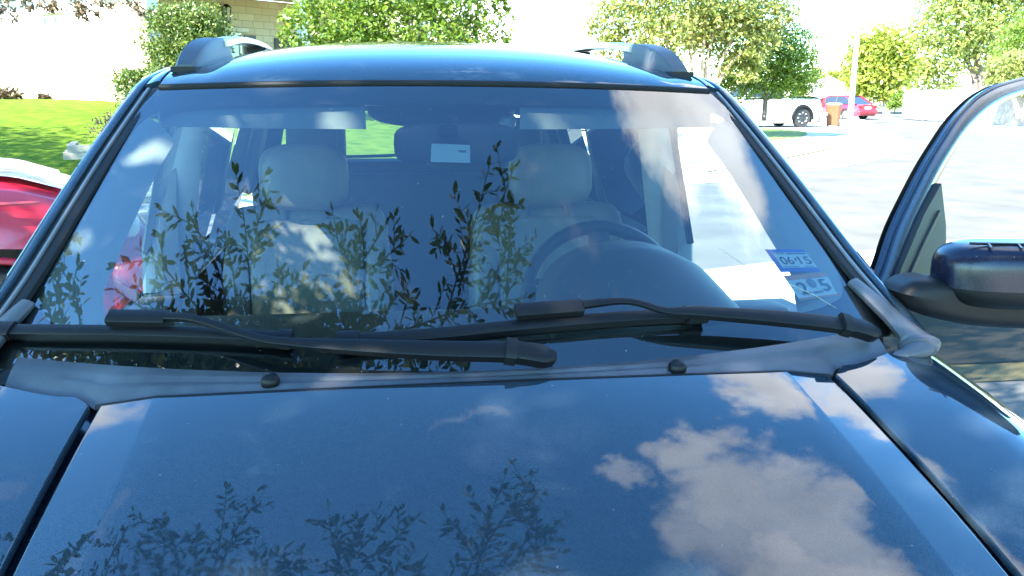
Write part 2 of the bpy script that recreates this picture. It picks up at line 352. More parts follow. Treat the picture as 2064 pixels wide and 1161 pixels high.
# fenders
for s in (-1, 1):
    fx = [.5365, .5377, .540, .548, .565, .59, .62, .65, .68, .71, .735, .755, .775, .79, .80]
    def fn(u, v, s=s):
        k = u*(len(fx)+9); i = int(round(k))
        if i < len(fx):
            x = fx[i]; yr = yrear(x); y = .12+(yr-.12)*v; z = hz(x, y)-(.008*(1-min(1, (x-.5365)/.003))**2)
            return (s*x, y, z)
        t = (i-len(fx)+1)/10; y = .12+(yrear(.80)+.17*min(1, t*3)-.12)*v
        z0 = hz(.80, min(y, yrear(.80))); return (s*(.80+.07*math.sin(min(1, t*1.6)*1.57)-.02*max(0, t-.7)), y, z0-t**1.25*.80)
    f = MB().grid(len(fx)+9, 44, fn, skip=lambda c: (c[1]-.50)**2+(c[2]+1.2)**2 < .40**2).build('front_fender', M['paint'], suv)
    MB().tube([(s*.865, .50+.40*math.cos(a), -1.2+.40*math.sin(a)) for a in np.linspace(0, math.pi, 24)], .012, 6).build('arch_lip', M['black'], f)
    lf = MB(); lf.sell((s*.64, .15, -.70), (.16, .10, .11), .6, .6); lf.build('headlight', M['lens'], suv)
bump = MB(); bump.grid(30, 10, lambda u, v: ((u-.5)*1.70, .10-.16*(1-abs(2*u-1)**3)+.03*abs(2*v-1)**2, -.84-.42*v)); bump.build('front_bumper', M['paint'], suv)
gr = MB(); gr.grid(10, 1, lambda u, v: ((u-.5)*.98, .075-.03*(1-abs(2*u-1)**2), -.63-.21*v))
for k in range(5): gr.box(-.48, .48, .02, .05, -.66-.04*k, -.645-.04*k)
gr.build('grille', M['black'], suv)
def wheel(x, y, z, r, w, parent, tm, rm, side=1, axis=0, T=None):
    prof = [(0, -.5), (.55, -.5), (.64, -.46), (.93, -.5), (1, -.36), (1, .36), (.93, .5), (.64, .46), (.55, .3), (0, .3)]
    def P(a, rr, ww): 
        p = (x+side*ww*w, y+rr*r*math.cos(a), z+rr*r*math.sin(a)); return T(*p) if T else p
    mb = MB(); n = 28
    mb.loft([[P(2*math.pi*k/n, rr, ww) for k in range(n)] for rr, ww in prof[2:8]], cap=False); t = mb.build('wheel', tm, parent)
    rb = MB(); rb.loft([[P(2*math.pi*k/n, rr, ww) for k in range(n)] for rr, ww in ((.66, .42), (.62, .44), (.58, .34), (.2, .30), (.12, .42), (.01, .43))], cap=False)
    for k in range(5):
        a = 2*math.pi*k/5; q = [P(a+d, rr, .40) for d, rr in ((-.18, .15), (-.12, .6), (.12, .6), (.18, .15))]; q2 = [P(a+d, rr, .30) for d, rr in ((-.22, .15), (-.16, .6), (.16, .6), (.22, .15))]
        rb.loft([q2, q])
    rb.build('rim', rm, t); return t
for s in (-1, 1):
    wheel(s*.72, .50, -1.2, .35, .22, suv, M['tyre'], M['rim'], s); wheel(s*.72, 3.12, -1.2, .35, .22, suv, M['tyre'], M['rim'], s)
# ---- cowl
def cowl_fn(u, v):
    x = (u-.5)*1.36; y0 = yrear(abs(x))+.012; y1 = glass_y(x, -.391)-.004; y = y0+(y1-y0)*v
    z0 = hz(abs(x), y0)-.010; return (x, y, z0+(-.3905-z0)*v+.004*math.sin(v*math.pi)-.004*math.exp(-((v-.55)/.06)**2)*(abs(x) < .60))
cowl = MB().grid(160, 12, cowl_fn).build('cowl_panel', M['cowl'], suv)
MB().tube([(x, yrear(x)+.010, hz(x, yrear(x))-.006) for x in np.linspace(-.53, .53, 40)], .006, 6).build('cowl_seal', M['rubber'], cowl)
for px, py in ((545, 769), (1365, 741)):
    p = hit(px, py, lambda P: P[:, 2]+.392); nb = MB(); nb.sell(p, (.013, .012, .009), .7, .7, 8, 12); nb.sell(p+np.array([.002, .010, .004]), (.007, .006, .005), .8, .8, 6, 10); nb.build('washer_nozzle', M['black'], suv)
# cowl corner covers at the foot of each pillar
for s in (-1, 1):
    cc = MB()
    pts = catmull([(s*.697, 1.455, -.332), (s*.722, 1.405, -.364), (s*.742, 1.355, -.394), (s*.746, 1.318, -.410), (s*.715, 1.292, -.417), (s*.645, 1.275, -.424)], 8)
    rad = np.interp(np.linspace(0, 1, len(pts)), [0, .3, .6, .8, 1], [.020, .026, .031, .026, .004])
    cc.tube(pts, rad, 16, (0, .4, 1), .55)
    o = cc.build('pillar_foot_cover', M['cowl'], suv)
    for i0, i1 in ((int(len(pts)*.60), int(len(pts)*.73)), (int(len(pts)*.86), len(pts))):
        MB().tube(pts[i0:i1], rad[i0:i1]+.003, 16, (0, .4, 1), .58).build('cover_cuff', M['cowl'], o)
# ---- windshield
def xe(z): return np.interp(z, [-.40, -.33, -.2, -.1, -.03, .005], [.728, .704, 0.660, .622, .592, .565])
def ztop(x): return .010-.012*(x/.57)**2
def glass_pt(x, z, off=0):
    n = gn((x, 0, z)); return np.array([x, glass_y(x, z), z])+n*off
ws = MB(); 
def wfn(u, v):
    s = 2*u-1; z = -.405+(ztop(s*.57)+.405)*v; x = s*float(xe(z)); return glass_pt(x, z)
ws.grid(48, 30, wfn); wshield = ws.build('windshield', M['glass'], suv)
inner = [(0, -.360), (.30, -.360), (.50, -.359), (.58, -.357), (.63, -.352), (.660, -.345), (.675, -.330), (.679, -.310), (.676, -.285), (.655, -.215), (.630, -.145), (.605, -.085), (.582, -.055), (.545, -.037), (.48, -.030), (.36, -.026), (.2, -.023), (0, -.022)]
full = inner+[(-x, z) for x, z in inner[::-1][1:-1]]
full = [tuple(p[:2]) for p in catmull([(x, z, 0) for x, z in full+[full[0]]], 4)[:-1]]
def outer_of(x, z):
    c = (0, -.19); dx, dz = x-c[0], z-c[1]; t = 1.0
    for k in range(1, 400):
        t = 1+k*.004; X, Zz = c[0]+dx*t, c[1]+dz*t
        if Zz <= -.405 or Zz >= ztop(X) or abs(X) >= xe(Zz): break
    return (max(-.73, min(.73, X)), max(-.405, min(ztop(X), Zz)))
fb = MB(); n = len(full); rings = []
for k in range(7):
    t = k/6; rings.append([glass_pt(x+(outer_of(x, z)[0]-x)*t, z+(outer_of(x, z)[1]-z)*t, -.003) for x, z in full])
fb.loft(rings, cap=False); fb.build('black_band', M['frit'], wshield)
MB().tube([glass_pt(x, ztop(x)+.004, .001)+np.array([0, .002, 0]) for x in np.linspace(-.565, .565, 40)], .0065, 8).build('top_seal', M['rubber'], wshield)
# ---- pillars: black seal, grey insert, painted outer edge, running up the side of the glass and back along the roof
EDGE = [(.736, 1.352, -.402), (.722, 1.39, -.372), (.690, 1.495, -.300), (.655, 1.62, -.205), (.622, 1.735, -.118), (.592, 1.83, -.047), (.575, 1.885, -.008), (.568, 1.95, .020), (.570, 2.05, .036), (.575, 2.3, .056), (.575, 2.8, .066), (.57, 3.5, .06), (.56, 4.25, .03)]
NRM = (.45, -.42, .75)
for s in (-1, 1):
    E_ = catmull([(s*x, y, z) for x, y, z in EDGE], 5)
    def off(o_, l_): return [p+np.array([s*o_, .25*o_, -.35*o_])+np.array([s*.2, -.3, .9])*l_ for p in E_]
    NN = (s*.35, -.45, .8)
    k7 = 5*7
    pil = MB(); pil.strip(off(.046, .004), .026, .020, NN); pil.strip(off(.062, -.012), .014, .030, NN)
    pl = pil.build('windshield_pillar', M['paint'], suv)
    MB().strip(off(.014, .001)[:k7-3], .046, .012, NN).build('pillar_seal', M['rubber'], pl)
    MB().strip(off(.017, .008)[:k7-3], .008, .007, NN).build('seal_insert', M['grey_trim'], pl)
    MB().strip(off(.018, .004)[k7-2:], .034, .012, NN).build('roof_edge_panel', M['paint'], pl)
# ---- roof
def y_head(x): return glass_y(x, ztop(x))+.016
def roof_z(x, y):
    t = y-y_head(x); z = ztop(x)+.010+.026*(1-math.exp(-t/.09))+.104*(1-math.exp(-t/.42))-.028*max(0, t-1.6)**2
    z -= .055*(abs(x)/.565)**3*(1-math.exp(-t/.35))
    for xr in (-.22, -.075, .075, .22):
        z += .007*math.exp(-((x-xr)/.022)**2)*min(1, max(0, (t-.75)/.15))*min(1, max(0, (2.1-t)/.15))
    e = (abs(x)-.49)/.02
    z -= .006*math.exp(-e*e)*min(1, max(0, t/.2))
    return z
rf = MB(); rf.grid(96, 60, lambda u, v: ((u-.5)*1.136, y_head((u-.5)*1.136)+(4.28-y_head((u-.5)*1.136))*v**1.5, roof_z((u-.5)*1.136, y_head((u-.5)*1.136)+(4.28-y_head((u-.5)*1.136))*v**1.5)))
rf.grid(48, 3, lambda u, v: ((u-.5)*1.136, y_head((u-.5)*1.136)-.004*v, roof_z((u-.5)*1.136, y_head((u-.5)*1.136))-.012*v))
roof = rf.build('roof', M['paint'], suv)
def catmull3(rows, n=4):
    a = catmull([r[:3] for r in rows], n); b = catmull([(r[3], 0, 0) for r in rows], n); return [list(p)+[q[0]] for p, q in zip(a, b)]
# ---- roof rails
for s in (-1, 1):
    rail = MB(); pts = catmull([(s*.512, 2.24, .106), (s*.506, 2.45, .124), (s*.502, 2.7, .132), (s*.50, 2.95, .130), (s*.50, 3.25, .112), (s*.50, 3.55, .075)], 6)
    ra = rail.strip(pts, .050, .018, (0, 0, 1)).build('roof_rail', M['silver'], suv)
    ft = MB(); rings = []
    for y, zb, zt, w in np.array(catmull3(((1.985, .044, .050, .044), (2.01, .044, .064, .050), (2.06, .045, .087, .055), (2.12, .047, .104, .055), (2.19, .050, .115, .053), (2.26, .054, .119, .051), (2.30, .058, .116, .049)))):
        x = s*(.538-.085*(y-1.985)); c = .007
        rings.append([(x-w/2, y, zb), (x-w/2+.003, y, zt-c), (x-w/2+.008, y, zt), (x+w/2-.008, y, zt), (x+w/2-.003, y, zt-c), (x+w/2, y, zb)][::1])
    ft.loft(rings).build('rail_foot', M['railcap'], ra)
    MB().loft([[(s*(.538-.085*(y-1.985))+a*.025, y, z+.04*(y-1.975)) for a, z in ((-1, .034), (-1, .046), (1, .046), (1, .034))] for y in (1.975, 2.3)]).build('foot_gasket', M['rubber'], ra)
    MB().loft([[(s*.49+a*w, y, z) for a, z in ((-1, zb), (-.8, zt), (.8, zt), (1, zb))] for y, w, zb, zt in ((2.78, .034, .05, .122), (2.86, .040, .05, .121), (3.15, .040, .05, .106), (3.30, .036, .05, .080))]).build('rail_foot', M['black'], ra)
# ---- wipers
def arm(pts, name='wiper_arm'):
    return pts
def wiper(armpx, armoff, armw, armh, bladepx, headpx, cpx):
    P = [gpo(*q, o) for q, o in zip(armpx, armoff)]
    w = MB(); w.strip(catmull(P, 5), np.interp(np.linspace(0, 1, (len(P)-1)*5+1), np.linspace(0, 1, len(P)), armw), np.interp(np.linspace(0, 1, (len(P)-1)*5+1), np.linspace(0, 1, len(P)), armh), lambda i: (0, -.6, .8))
    a = w.build('wiper_arm', M['black'], suv)
    h = MB(); hp = [gpo(*q, o) for q, o in headpx]; h.strip(catmull(hp, 4), np.interp(np.linspace(0, 1, (len(hp)-1)*4+1), [0, .7, 1], [.030, .032, .016]), .022, (0, -.6, .8)); h.build('pivot_cap', M['black'], a)
    hc = MB(); h0 = hp[0]; hc.strip([h0+(hp[0]-hp[1])*.25, h0+(hp[1]-hp[0])*.22], .036, .025, (0, -.6, .8)); hc.build('hinge_clip', M['rubber'], a)
    b = MB(); bp = catmull([gpo(*q, .016) for q in bladepx], 8); b.strip(bp, .020, .012, lambda i: (0, -.55, .8)); bl = b.build('wiper_blade', M['black'], a)
    MB().strip([p-np.array([0, -.007, .011]) for p in bp], .006, .016, (0, -.55, .8)).build('blade_rubber', M['rubber'], bl)
    c = MB(); cp = [gpo(*q, .030) for q in cpx]; c.strip(cp, .025, .015, (0, -.55, .8)); c.build('blade_clip', M['black'], bl)
    for q in (bp[0:3], bp[-3:]): MB().strip(q, .028, .018, (0, -.55, .8)).build('end_cap', M['black'], bl)
wiper([(1690, 686), (1560, 672), (1400, 660), (1330, 656), (1275, 642), (1235, 638), (1165, 644)], [.036, .036, .035, .034, .036, .036, .034], [.028, .026, .019, .011, .010, .010, .013], [.016, .015, .014, .008, .007, .007, .009],
      [(682, 702), (860, 690), (1060, 670), (1250, 654), (1415, 646)], [((1678, 684), .037), ((1715, 692), .035), ((1745, 697), .028)], [(1165, 645), (1035, 655)])
wiper([(1030, 741), (880, 738), (720, 731), (600, 722), (530, 712), (440, 684), (395, 672), (350, 668)], [.036, .036, .036, .035, .035, .036, .036, .034], [.029, .027, .021, .014, .012, .011, .012, .014], [.018, .016, .014, .009, .008, .008, .009, .010],
      [(4, 679), (150, 681), (330, 684), (480, 690), (592, 698)], [((1025, 741), .037), ((1070, 746), .035), ((1110, 748), .028)], [(352, 668), (238, 666)])
# ---- stickers on the inside of the glass
def quad_map(q, off=-.006):
    Q = [gp(*p) for p in q]; Q = [p+gn(p)*off for p in Q]
    return lambda u, v: Q[0]*(1-u)*(1-v)+Q[1]*u*(1-v)+Q[2]*u*v+Q[3]*(1-u)*v
def flat(mb, T, u0, u1, v0, v1, lift=0, nrm=None, n=6):
    mb.grid(n, n, lambda a, b: T(u0+(u1-u0)*a, v0+(v1-v0)*b)+np.array([0, -.55, .8])*lift)
def text_on(T, s, u0, u1, v0, v1, lift, name, material, parent):
    cu = bpy.data.curves.new('t', 'FONT'); cu.body = s; cu.size = 1; cu.offset = .012; to = bpy.data.objects.new('t', cu); COL.objects.link(to)
    dg = bpy.context.evaluated_depsgraph_get(); me = bpy.data.meshes.new_from_object(to.evaluated_get(dg)); bpy.data.objects.remove(to)
    V = np.array([v.co[:] for v in me.vertices]); mn, mxx = V.min(0), V.max(0)
    mb = MB(); mb.add([T(u0+(u1-u0)*(p[0]-mn[0])/(mxx[0]-mn[0]), v1+(v0-v1)*(p[1]-mn[1])/(mxx[1]-mn[1]))+np.array([0, -.55, .8])*lift for p in V], [list(f.vertices) for f in me.polygons])
    return mb.build(name, material, parent, smooth=False)
sb = mat('sticker_blue', (.02, .13, .60), .5); sw = mat('sticker_white', (.86, .88, .84), .5, var=.03); si = mat('sticker_ink', (.015, .02, .04), .5)
so_ = mat('sticker_orange', (.80, .20, .07), .5, col2=(.85, .42, .26), scale=90); sg = mat('sticker_seal', (.20, .24, .27), .5, scale=300, var=.5)
T1 = quad_map([(1545, 498), (1632, 498), (1664, 542), (1577, 544)])
st = MB(); flat(st, T1, 0, 1, 0, 1); st1 = st.build('registration_sticker', sb, wshield, label='blue registration sticker reading 06 15')
p_ = MB(); flat(p_, T1, .10, .90, .16, .84, .0012); p_.build('sticker_panel', sw, st1)
text_on(T1, '06', .16, .45, .36, .70, .002, 'sticker_number', si, st1); text_on(T1, '15', .58, .86, .36, .70, .002, 'sticker_number', si, st1)
text_on(T1, 'TEXAS', .12, .36, .18, .25, .002, 'sticker_print', si, st1)
b_ = MB(); flat(b_, T1, .40, .86, .19, .26, .002); flat(b_, T1, .12, .5, .78, .81, .002); flat(b_, T1, .62, .86, .78, .81, .002); b_.build('sticker_print', sg, st1)
sp_ = MB(); sp_.add([T1(.49+.02*k, .44+.06*math.sin(k*2.2))+np.array([0, -.55, .8])*.002 for k in range(4)]+[T1(.50, .60)+np.array([0, -.55, .8])*.002], [[0, 1, 4], [1, 2, 4], [2, 3, 4]]); sp_.build('sticker_emblem', si, st1)
T2 = quad_map([(1583, 552), (1666, 545), (1703, 590), (1616, 601)])
st = MB(); flat(st, T2, 0, 1, 0, 1); st2 = st.build('inspection_sticker', sw, wshield, label='orange topped inspection sticker reading 2 and 5')
p_ = MB(); flat(p_, T2, 0, 1, 0, .19, .0012); flat(p_, T2, 0, 1, .93, 1, .0012); p_.build('sticker_panel', so_, st2)
text_on(T2, '2', .13, .34, .32, .82, .002, 'sticker_number', si, st2); text_on(T2, '5', .66, .86, .28, .78, .002, 'sticker_number', si, st2)
c_ = MB(); c_.add([T2(.50+.095*math.cos(a), .40+.19*math.sin(a))+np.array([0, -.55, .8])*.002 for a in np.linspace(0, 2*math.pi, 24)[:-1]], [list(range(23))]); flat(c_, T2, .40, .62, .74, .82, .002); c_.build('sticker_seal', sg, st2)
T3 = quad_map([(870, 284), (948, 287), (948, 323), (868, 321)])
st = MB(); flat(st, T3, 0, 1, 0, 1); st3 = st.build('windshield_tag', mat('tag_card', (.50, .62, .60), .4), wshield)
p_ = MB(); flat(p_, T3, .69, .90, .36, .40, .0015); flat(p_, T3, .72, .90, .43, .46, .0015); p_.build('tag_print', si, st3)
mb = MB(); mb.sell(gp(904, 252)+gn(gp(904, 252))*-.014, (.019, .008, .014), .6, .6, rot=rotx(R(-52))); mb.build('mirror_button', M['rubber'], wshield)
# crack in the glass
cr = MB(); cr.tube([gpo(*q, .0006) for q in ((1448, 500), (1500, 535), (1560, 563), (1600, 577), (1640, 595), (1685, 622))], .0006, 4); cr.build('crack', mat('crack_line', (.35, .33, .3), .3), wshield)
# ---- interior
dash = MB()
def dash_fn(u, v):
    x = (u-.5)*1.46; z = -.425-.022*max(0, v-.6)**2*6; y0 = glass_y(x, -.42)+.02; return (x, y0+(1.86-y0)*v, -.430-.012*v-.25*max(0, v-.93)*14*.3)
dash.grid(40, 16, dash_fn); dash.grid(10, 2, lambda u, v: ((u-.5)*1.46, 1.86+.05*v, -.515-.45*v)); ds = dash.build('dashboard', M['dash'], suv)
bn = MB(); bn.grid(30, 14, lambda u, v: (.361+.205*math.cos(math.pi*(1-u))*(1-.12*v), 1.52+.30*v, -.45+(.142*math.sin(math.pi*u)**.8)*(.30+.70*min(1, v*1.6))**.8)); bn.build('instrument_hood', M['dash'], ds)
for x in (-.60, .60):
    v_ = MB(); v_.sell((x, 1.66, -.432), (.075, .05, .018), .7, .7); v_.build('air_vent', M['dark_trim'], ds)
sw_ = MB(); c = np.array([.365, 1.95, -.475]); ti = R(24)
def wpt(a, r): return c+np.array([r*math.cos(a), r*math.sin(a)*math.sin(ti), r*math.sin(a)*math.cos(ti)])
sw_.tube([wpt(a, .180) for a in np.linspace(0, 2*math.pi, 48)], .0165, 10, (0, 1, 0)); swo = sw_.build('steering_wheel', M['dark_trim'], suv)
hb = MB(); hb.sell(c+np.array([0, .0, -.01]), (.075, .04, .065), .6, .6)
for a in (R(12), R(168), R(90)): hb.strip([wpt(a, .05), wpt(a, .178)], .05, .018, (0, -1, .3))
hb.build('wheel_hub', M['dark_trim'], swo)
MB().strip([c+np.array([.05, -.06, .02]), c+np.array([.21, -.10, .02])], .014, .012, (0, -1, 0)).build('indicator_stalk', M['dark_trim'], swo)
def front_seat(x, hx):
    b = MB(); rt = rotx(R(-14)); b.sell((x, 2.72, -.665), (.245, .075, .325), .22, .4, 24, 34, rt)
    s = b.build('front_seat', M['leather'], suv)
    for k in (-1, 1): q = MB(); q.sell((x+k*.205, 2.70, -.70), (.05, .075, .26), .5, .6, 14, 18, rt); q.build('side_bolster', M['leather'], s)
    c_ = MB(); c_.sell((x, 2.45, -.98), (.25, .28, .08), .5, .5); c_.build('seat_cushion', M['leather'], s)
    h = MB(); h.sell((hx, 2.70, -.252), (.130, .05, .098), .6, .6, 18, 28, rotx(R(-8))); hd = h.build('headrest', M['leather'], s)
    for k in (-1, 1): p = MB(); p.tube([(hx+k*.06, 2.71, -.33), (hx+k*.06, 2.72, -.42)], .007); p.build('headrest_post', M['dark_trim'], hd)
    g_ = MB(); g_.sell((x, 2.668, -.60), (.165, .022, .225), .2, .25, 14, 20, rt); g_.build('seat_insert', M['leather'], s)
front_seat(-.36, -.362); front_seat(.385, .380)
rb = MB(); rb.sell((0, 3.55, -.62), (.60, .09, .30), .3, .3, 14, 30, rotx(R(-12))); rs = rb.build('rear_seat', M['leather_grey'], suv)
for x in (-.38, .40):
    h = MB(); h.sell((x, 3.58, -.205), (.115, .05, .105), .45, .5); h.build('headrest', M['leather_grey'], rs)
cz = MB(); cz.sell((0, 2.35, -.95), (.11, .5, .16), .3, .3); cz.build('centre_console', M['dark_trim'], suv)
# interior pillar trims, headliner, header trim
for s in (-1, 1):
    out_ = [(.77, -.41), (.74, -.36), (.72, -.30), (.69, -.215), (.66, -.135), (.635, -.08), (.61, -.04)]
    inn = [(.560, 1.36, -.42), (.566, 1.40, -.37), (.572, 1.425, -.352), (.585, 1.475, -.318), (.572, 1.555, -.257), (.545, 1.665, -.165), (.520, 1.755, -.098), (.500, 1.83, -.060)]
    t = MB(); nn_ = len(out_); O3 = catmull([glass_pt(s*x, z, -.010) for x, z in out_], 5); I3 = catmull([(s*x, y, z) for x, y, z in inn], 5)
    t.grid(len(O3)-1, 6, lambda u, v: O3[int(round(u*(len(O3)-1)))]*(1-v)+I3[int(round(u*(len(O3)-1)))]*v+np.array([-s*.012, -.014, .01])*math.sin(v*math.pi))
    t.grid(len(O3)-1, 3, lambda u, v: I3[int(round(u*(len(O3)-1)))]+np.array([s*.10*v, .09*v, 0]))
    t.build('pillar_trim', M['trim_light'], suv)
hl = MB(); hl.grid(20, 30, lambda u, v: ((u-.5)*1.10, glass_y((u-.5)*1.1, ztop(0))+.02+(4.30-glass_y((u-.5)*1.1, ztop(0)))*v, -.030+.055*(1-math.exp(-v*6))-.05*abs(2*u-1)**6)); hl.build('headliner', M['headliner'], suv)
hd = MB(); hd.grid(34, 4, lambda u, v: glass_pt((u-.5)*1.14, -.016-.022*v, -.012-.03*v), skip=lambda c: abs(c[0]+.01) < .15); hd.build('header_trim', M['trim_light'], suv)
for x0, x1 in ((-.46, -.17), (.16, .47)):
    v_ = MB(); v_.sell(((x0+x1)/2, 1.865, -.045), ((x1-x0)/2, .055, .012), .4, .4, 12, 20, rotx(R(25))); v_.build('sun_visor', M['trim_light'], suv)
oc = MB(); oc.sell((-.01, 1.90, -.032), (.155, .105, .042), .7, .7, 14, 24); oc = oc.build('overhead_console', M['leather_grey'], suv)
q = MB(); q.sell((.120, 1.83, -.060), (.018, .018, .016), .8, .8); q.build('map_light', M['lens'], oc)
rm = MB(); rm.sell((.008, 1.735, -.100), (.122, .020, .040), .5, .45, 14, 26); rmo = rm.build('rearview_mirror', M['dark_trim'], suv)
MB().tube([(.008, 1.735, -.07), (-.005, 1.73, -.045), (-.004, 1.735, -.060)], .008).build('mirror_stem', M['dark_trim'], rmo)
# ---- side structure, doors, rear
ZB = -.56
def side_x(z, s, y=2.2): return s*(np.interp(z, [-1.28, -1.1, -.85, -.62, ZB], [.82, .86, .875, .83, .815]))
def top_x(z, s): return s*(.795+(.615-.795)*(z-ZB)/(.0-ZB))
def side_panel(name, y0, y1, s, parent, inner_m=M['dark_trim'], arch=None):
    a = MB().grid(12, 14, lambda u, v: (side_x(-1.28+v*(1.28+ZB), s), y0+.004+(y1-y0-.008)*u, -1.28+v*(1.28+ZB)), skip=(lambda c: (c[1]-arch)**2+(c[2]+1.2)**2 < .40**2) if arch else None)
    o = a.build(name, M['paint'], parent)
    b = MB().grid(4, 6, lambda u, v: (s*(.70+.03*math.sin(v*3.1)), y0+(y1-y0)*u, -1.2+v*(1.2+ZB)))
    b.grid(4, 1, lambda u, v: (s*(.70+.095*v), y0+(y1-y0)*u, ZB+.004)); b.build('inner_trim', inner_m, o); return o
def bar(name, path, w, d, mt, s, parent):
    return MB().strip(path, w, d, (s, 0, .3)).build(name, mt, parent)
dl_ = side_panel('passenger_door', 1.44, 2.50, -1, suv)
MB().grid(1, 1, lambda u, v: (top_x(ZB+v*.54, -1), [1.50, 2.46][int(u)] if v < .5 else [1.90, 2.46][int(u)], ZB+v*.54)).build('window', M['sideglass'], dl_)
bar('window_frame', [(top_x(-.50, -1), 1.46, -.50), (top_x(-.1, -1), 1.86, -.10), (top_x(-.01, -1), 2.02, -.01), (top_x(.0, -1), 2.5, .0)], .035, .03, M['paint'], -1, dl_)
mk = MB(); mk.sell((-.93, 1.60, -.335), (.12, .07, .075), .6, .6); mk.sell((-.83, 1.60, -.40), (.07, .05, .03), .6, .6); mk.build('door_mirror', M['black'], dl_)
for s in (-1, 1):
    rd = side_panel('rear_door', 2.52, 3.45, s, suv, arch=3.12)
    MB().grid(1, 1, lambda u, v: (top_x(ZB+v*.54, s), 2.62+.80*u-(.0), ZB+v*.54)).build('window', M['privacy'], rd)
    bp = MB()
    bp.strip([(s*.755, 2.60, -.85), (s*.735, 2.58, -.44), (s*.665, 2.56, -.10), (s*.60, 2.55, .0)], [.15, .13, .10, .12], .05, (-s*.5, -1, 0)); bp.build('door_pillar', M['trim_light'], suv)
    MB().strip([(s*.78, 2.57, -.44), (s*.69, 2.56, -.04)], .10, .02, (s, 0, .2)).build('pillar_skin', M['blackgloss'], suv)
    MB().strip([(s*.70, 2.54, -.06), (s*.715, 2.53, -.3), (s*.73, 2.56, -.7)], .045, .004, (-s*.3, -1, 0)).build('seat_belt', mat('belt_web', (.13, .125, .115), .8), suv)
    qp = side_panel('rear_quarter', 3.45, 4.36, s, suv, arch=3.12)
    MB().strip([(s*.78, 3.50, -.44), (s*.67, 3.42, .0)], .12, .07, (s, 0, .3)).build('rear_pillar', M['dark_trim'], suv)
    MB().strip([(s*.76, 4.36, -.44), (s*.62, 4.22, .02)], .20, .08, (s, 0, .3)).build('rear_pillar', M['dark_trim'], suv)
    MB().grid(1, 1, lambda u, v: (top_x(ZB+v*.54, s), 3.52+.72*u, ZB+v*.54)).build('quarter_window', M['privacy'], qp)
    MB().grid(20, 3, lambda u, v: (s*(.53+.10*v), 1.95+2.35*u, .030-.055*v-.02*v*v)).build('roof_side_trim', M['headliner'], suv)
tg = MB(); tg.grid(10, 10, lambda u, v: ((u-.5)*1.5, 4.42+.04*math.sin(v*3.1), -1.2+v*.86)); tgo = tg.build('tailgate', M['paint'], suv)
MB().grid(6, 4, lambda u, v: ((u-.5)*1.46, 4.38, -1.2+v*.86)).build('inner_trim', M['dark_trim'], tgo)
MB().grid(8, 6, lambda u, v: ((u-.5)*(1.36-.22*v), 4.42-.16*v, -.345+.30*v)).build('rear_window', M['privacy'] if False else M['sideglass'], tgo)
rwf = MB(); rwf.strip([(x, 4.24, -.045-.03*abs(x/.6)**4) for x in np.linspace(-.66, .66, 12)], .09, .04, (0, 1, .5)); rwf.strip([(-.70, 4.40, -.35), (.70, 4.40, -.35)], .05, .04, (0, 1, .5))
for s in (-1, 1): rwf.strip([(s*.68, 4.40, -.36), (s*.60, 4.25, -.03)], .12, .04, (0, 1, .5))
rwf.build('window_surround', M['dark_trim'], tgo)
MB().strip([(-.42, 4.44, -.318), (-.1, 4.44, -.312), (.05, 4.43, -.30)], .015, .012, (0, 1, 0)).build('rear_wiper', M['black'], tgo)
MB().grid(2, 2, lambda u, v: ((u-.5)*1.6, 1.3+3.1*v, -1.22)).build('cabin_floor', M['carpet'], suv)
MB().grid(4, 4, lambda u, v: ((u-.5)*1.3, 3.75+.6*v, -.62)).build('cargo_cover', M['dark_trim'], suv)
# ---- open driver's door
TH = R(58); DH = np.array([.83, 1.56, 0]); DL = np.array([math.sin(TH), math.cos(TH), 0]); DN = np.array([math.cos(TH), -math.sin(TH), 0])
def dp(px, py, off=0):
    d = ray(px, py); PN = DN+np.array([0, 0, TT]); P0 = DH+np.array([0, 0, -.395]); t = ((P0-O)@PN)/(d@PN); P = O+t*d; return np.array([(P-DH)@DL, P[2]])
TT = .30
def D3(l, n, z): return DH+DL*l+DN*(n-TT*max(0, z+.395))+np.array([0, 0, z])
door_lbl = 'front door standing wide open with black mirror'
dg_ = MB(); dg_.grid(24, 24, lambda u, v: D3(-.03+1.08*u, .012+.022*math.sin((1-v)*2.4), -1.22+(1.22-.395)*v))
dg_.grid(24, 2, lambda u, v: D3(-.03+1.08*u, .012-.05*v, -.395+.008*math.sin(v*3)))
door = dg_.build('driver_door', M['paint'], suv, label=door_lbl)
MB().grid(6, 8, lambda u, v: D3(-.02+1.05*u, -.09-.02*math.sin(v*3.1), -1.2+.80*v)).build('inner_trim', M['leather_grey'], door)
oedge = [dp(*q) for q in ((1752, 610), (1764, 565), (1778, 528), (1800, 462), (1830, 398), (1862, 336), (1892, 287), (1920, 245), (1945, 217), (1970, 195), (2000, 178), (2030, 168), (2064, 160))]+[dp(2140, 150), dp(2240, 145)]; oedge += [oedge[-1]+np.array(q) for q in ((.16, .0), (.27, -.03), (.32, -.12), (.36, -.42))]
iedge = [dp(*q) for q in ((1772, 620), (1786, 575), (1800, 540), (1824, 478), (1848, 425), (1880, 362), (1910, 310), (1938, 270), (1962, 244), (1985, 224), (2012, 207), (2036, 197), (2064, 189))]+[dp(2140, 179), dp(2240, 174)]; iedge += [oedge[-5]+np.array(q) for q in ((.14, -.038), (.22, -.06), (.26, -.13), (.29, -.42))]
OE = catmull([(a[0], a[1], 0) for a in oedge], 4); IE = catmull([(a[0], a[1], 0) for a in iedge], 4); K = len(OE)-1
wf = MB()
def frm(u, v, n0=0.012, n1=.0):
    i = int(round(u*K)); a, b = OE[i], IE[i]; t = .0+v; p = a*(1-t)+b*t; return D3(p[0], n0+.004*math.sin(v*3.14), p[1])
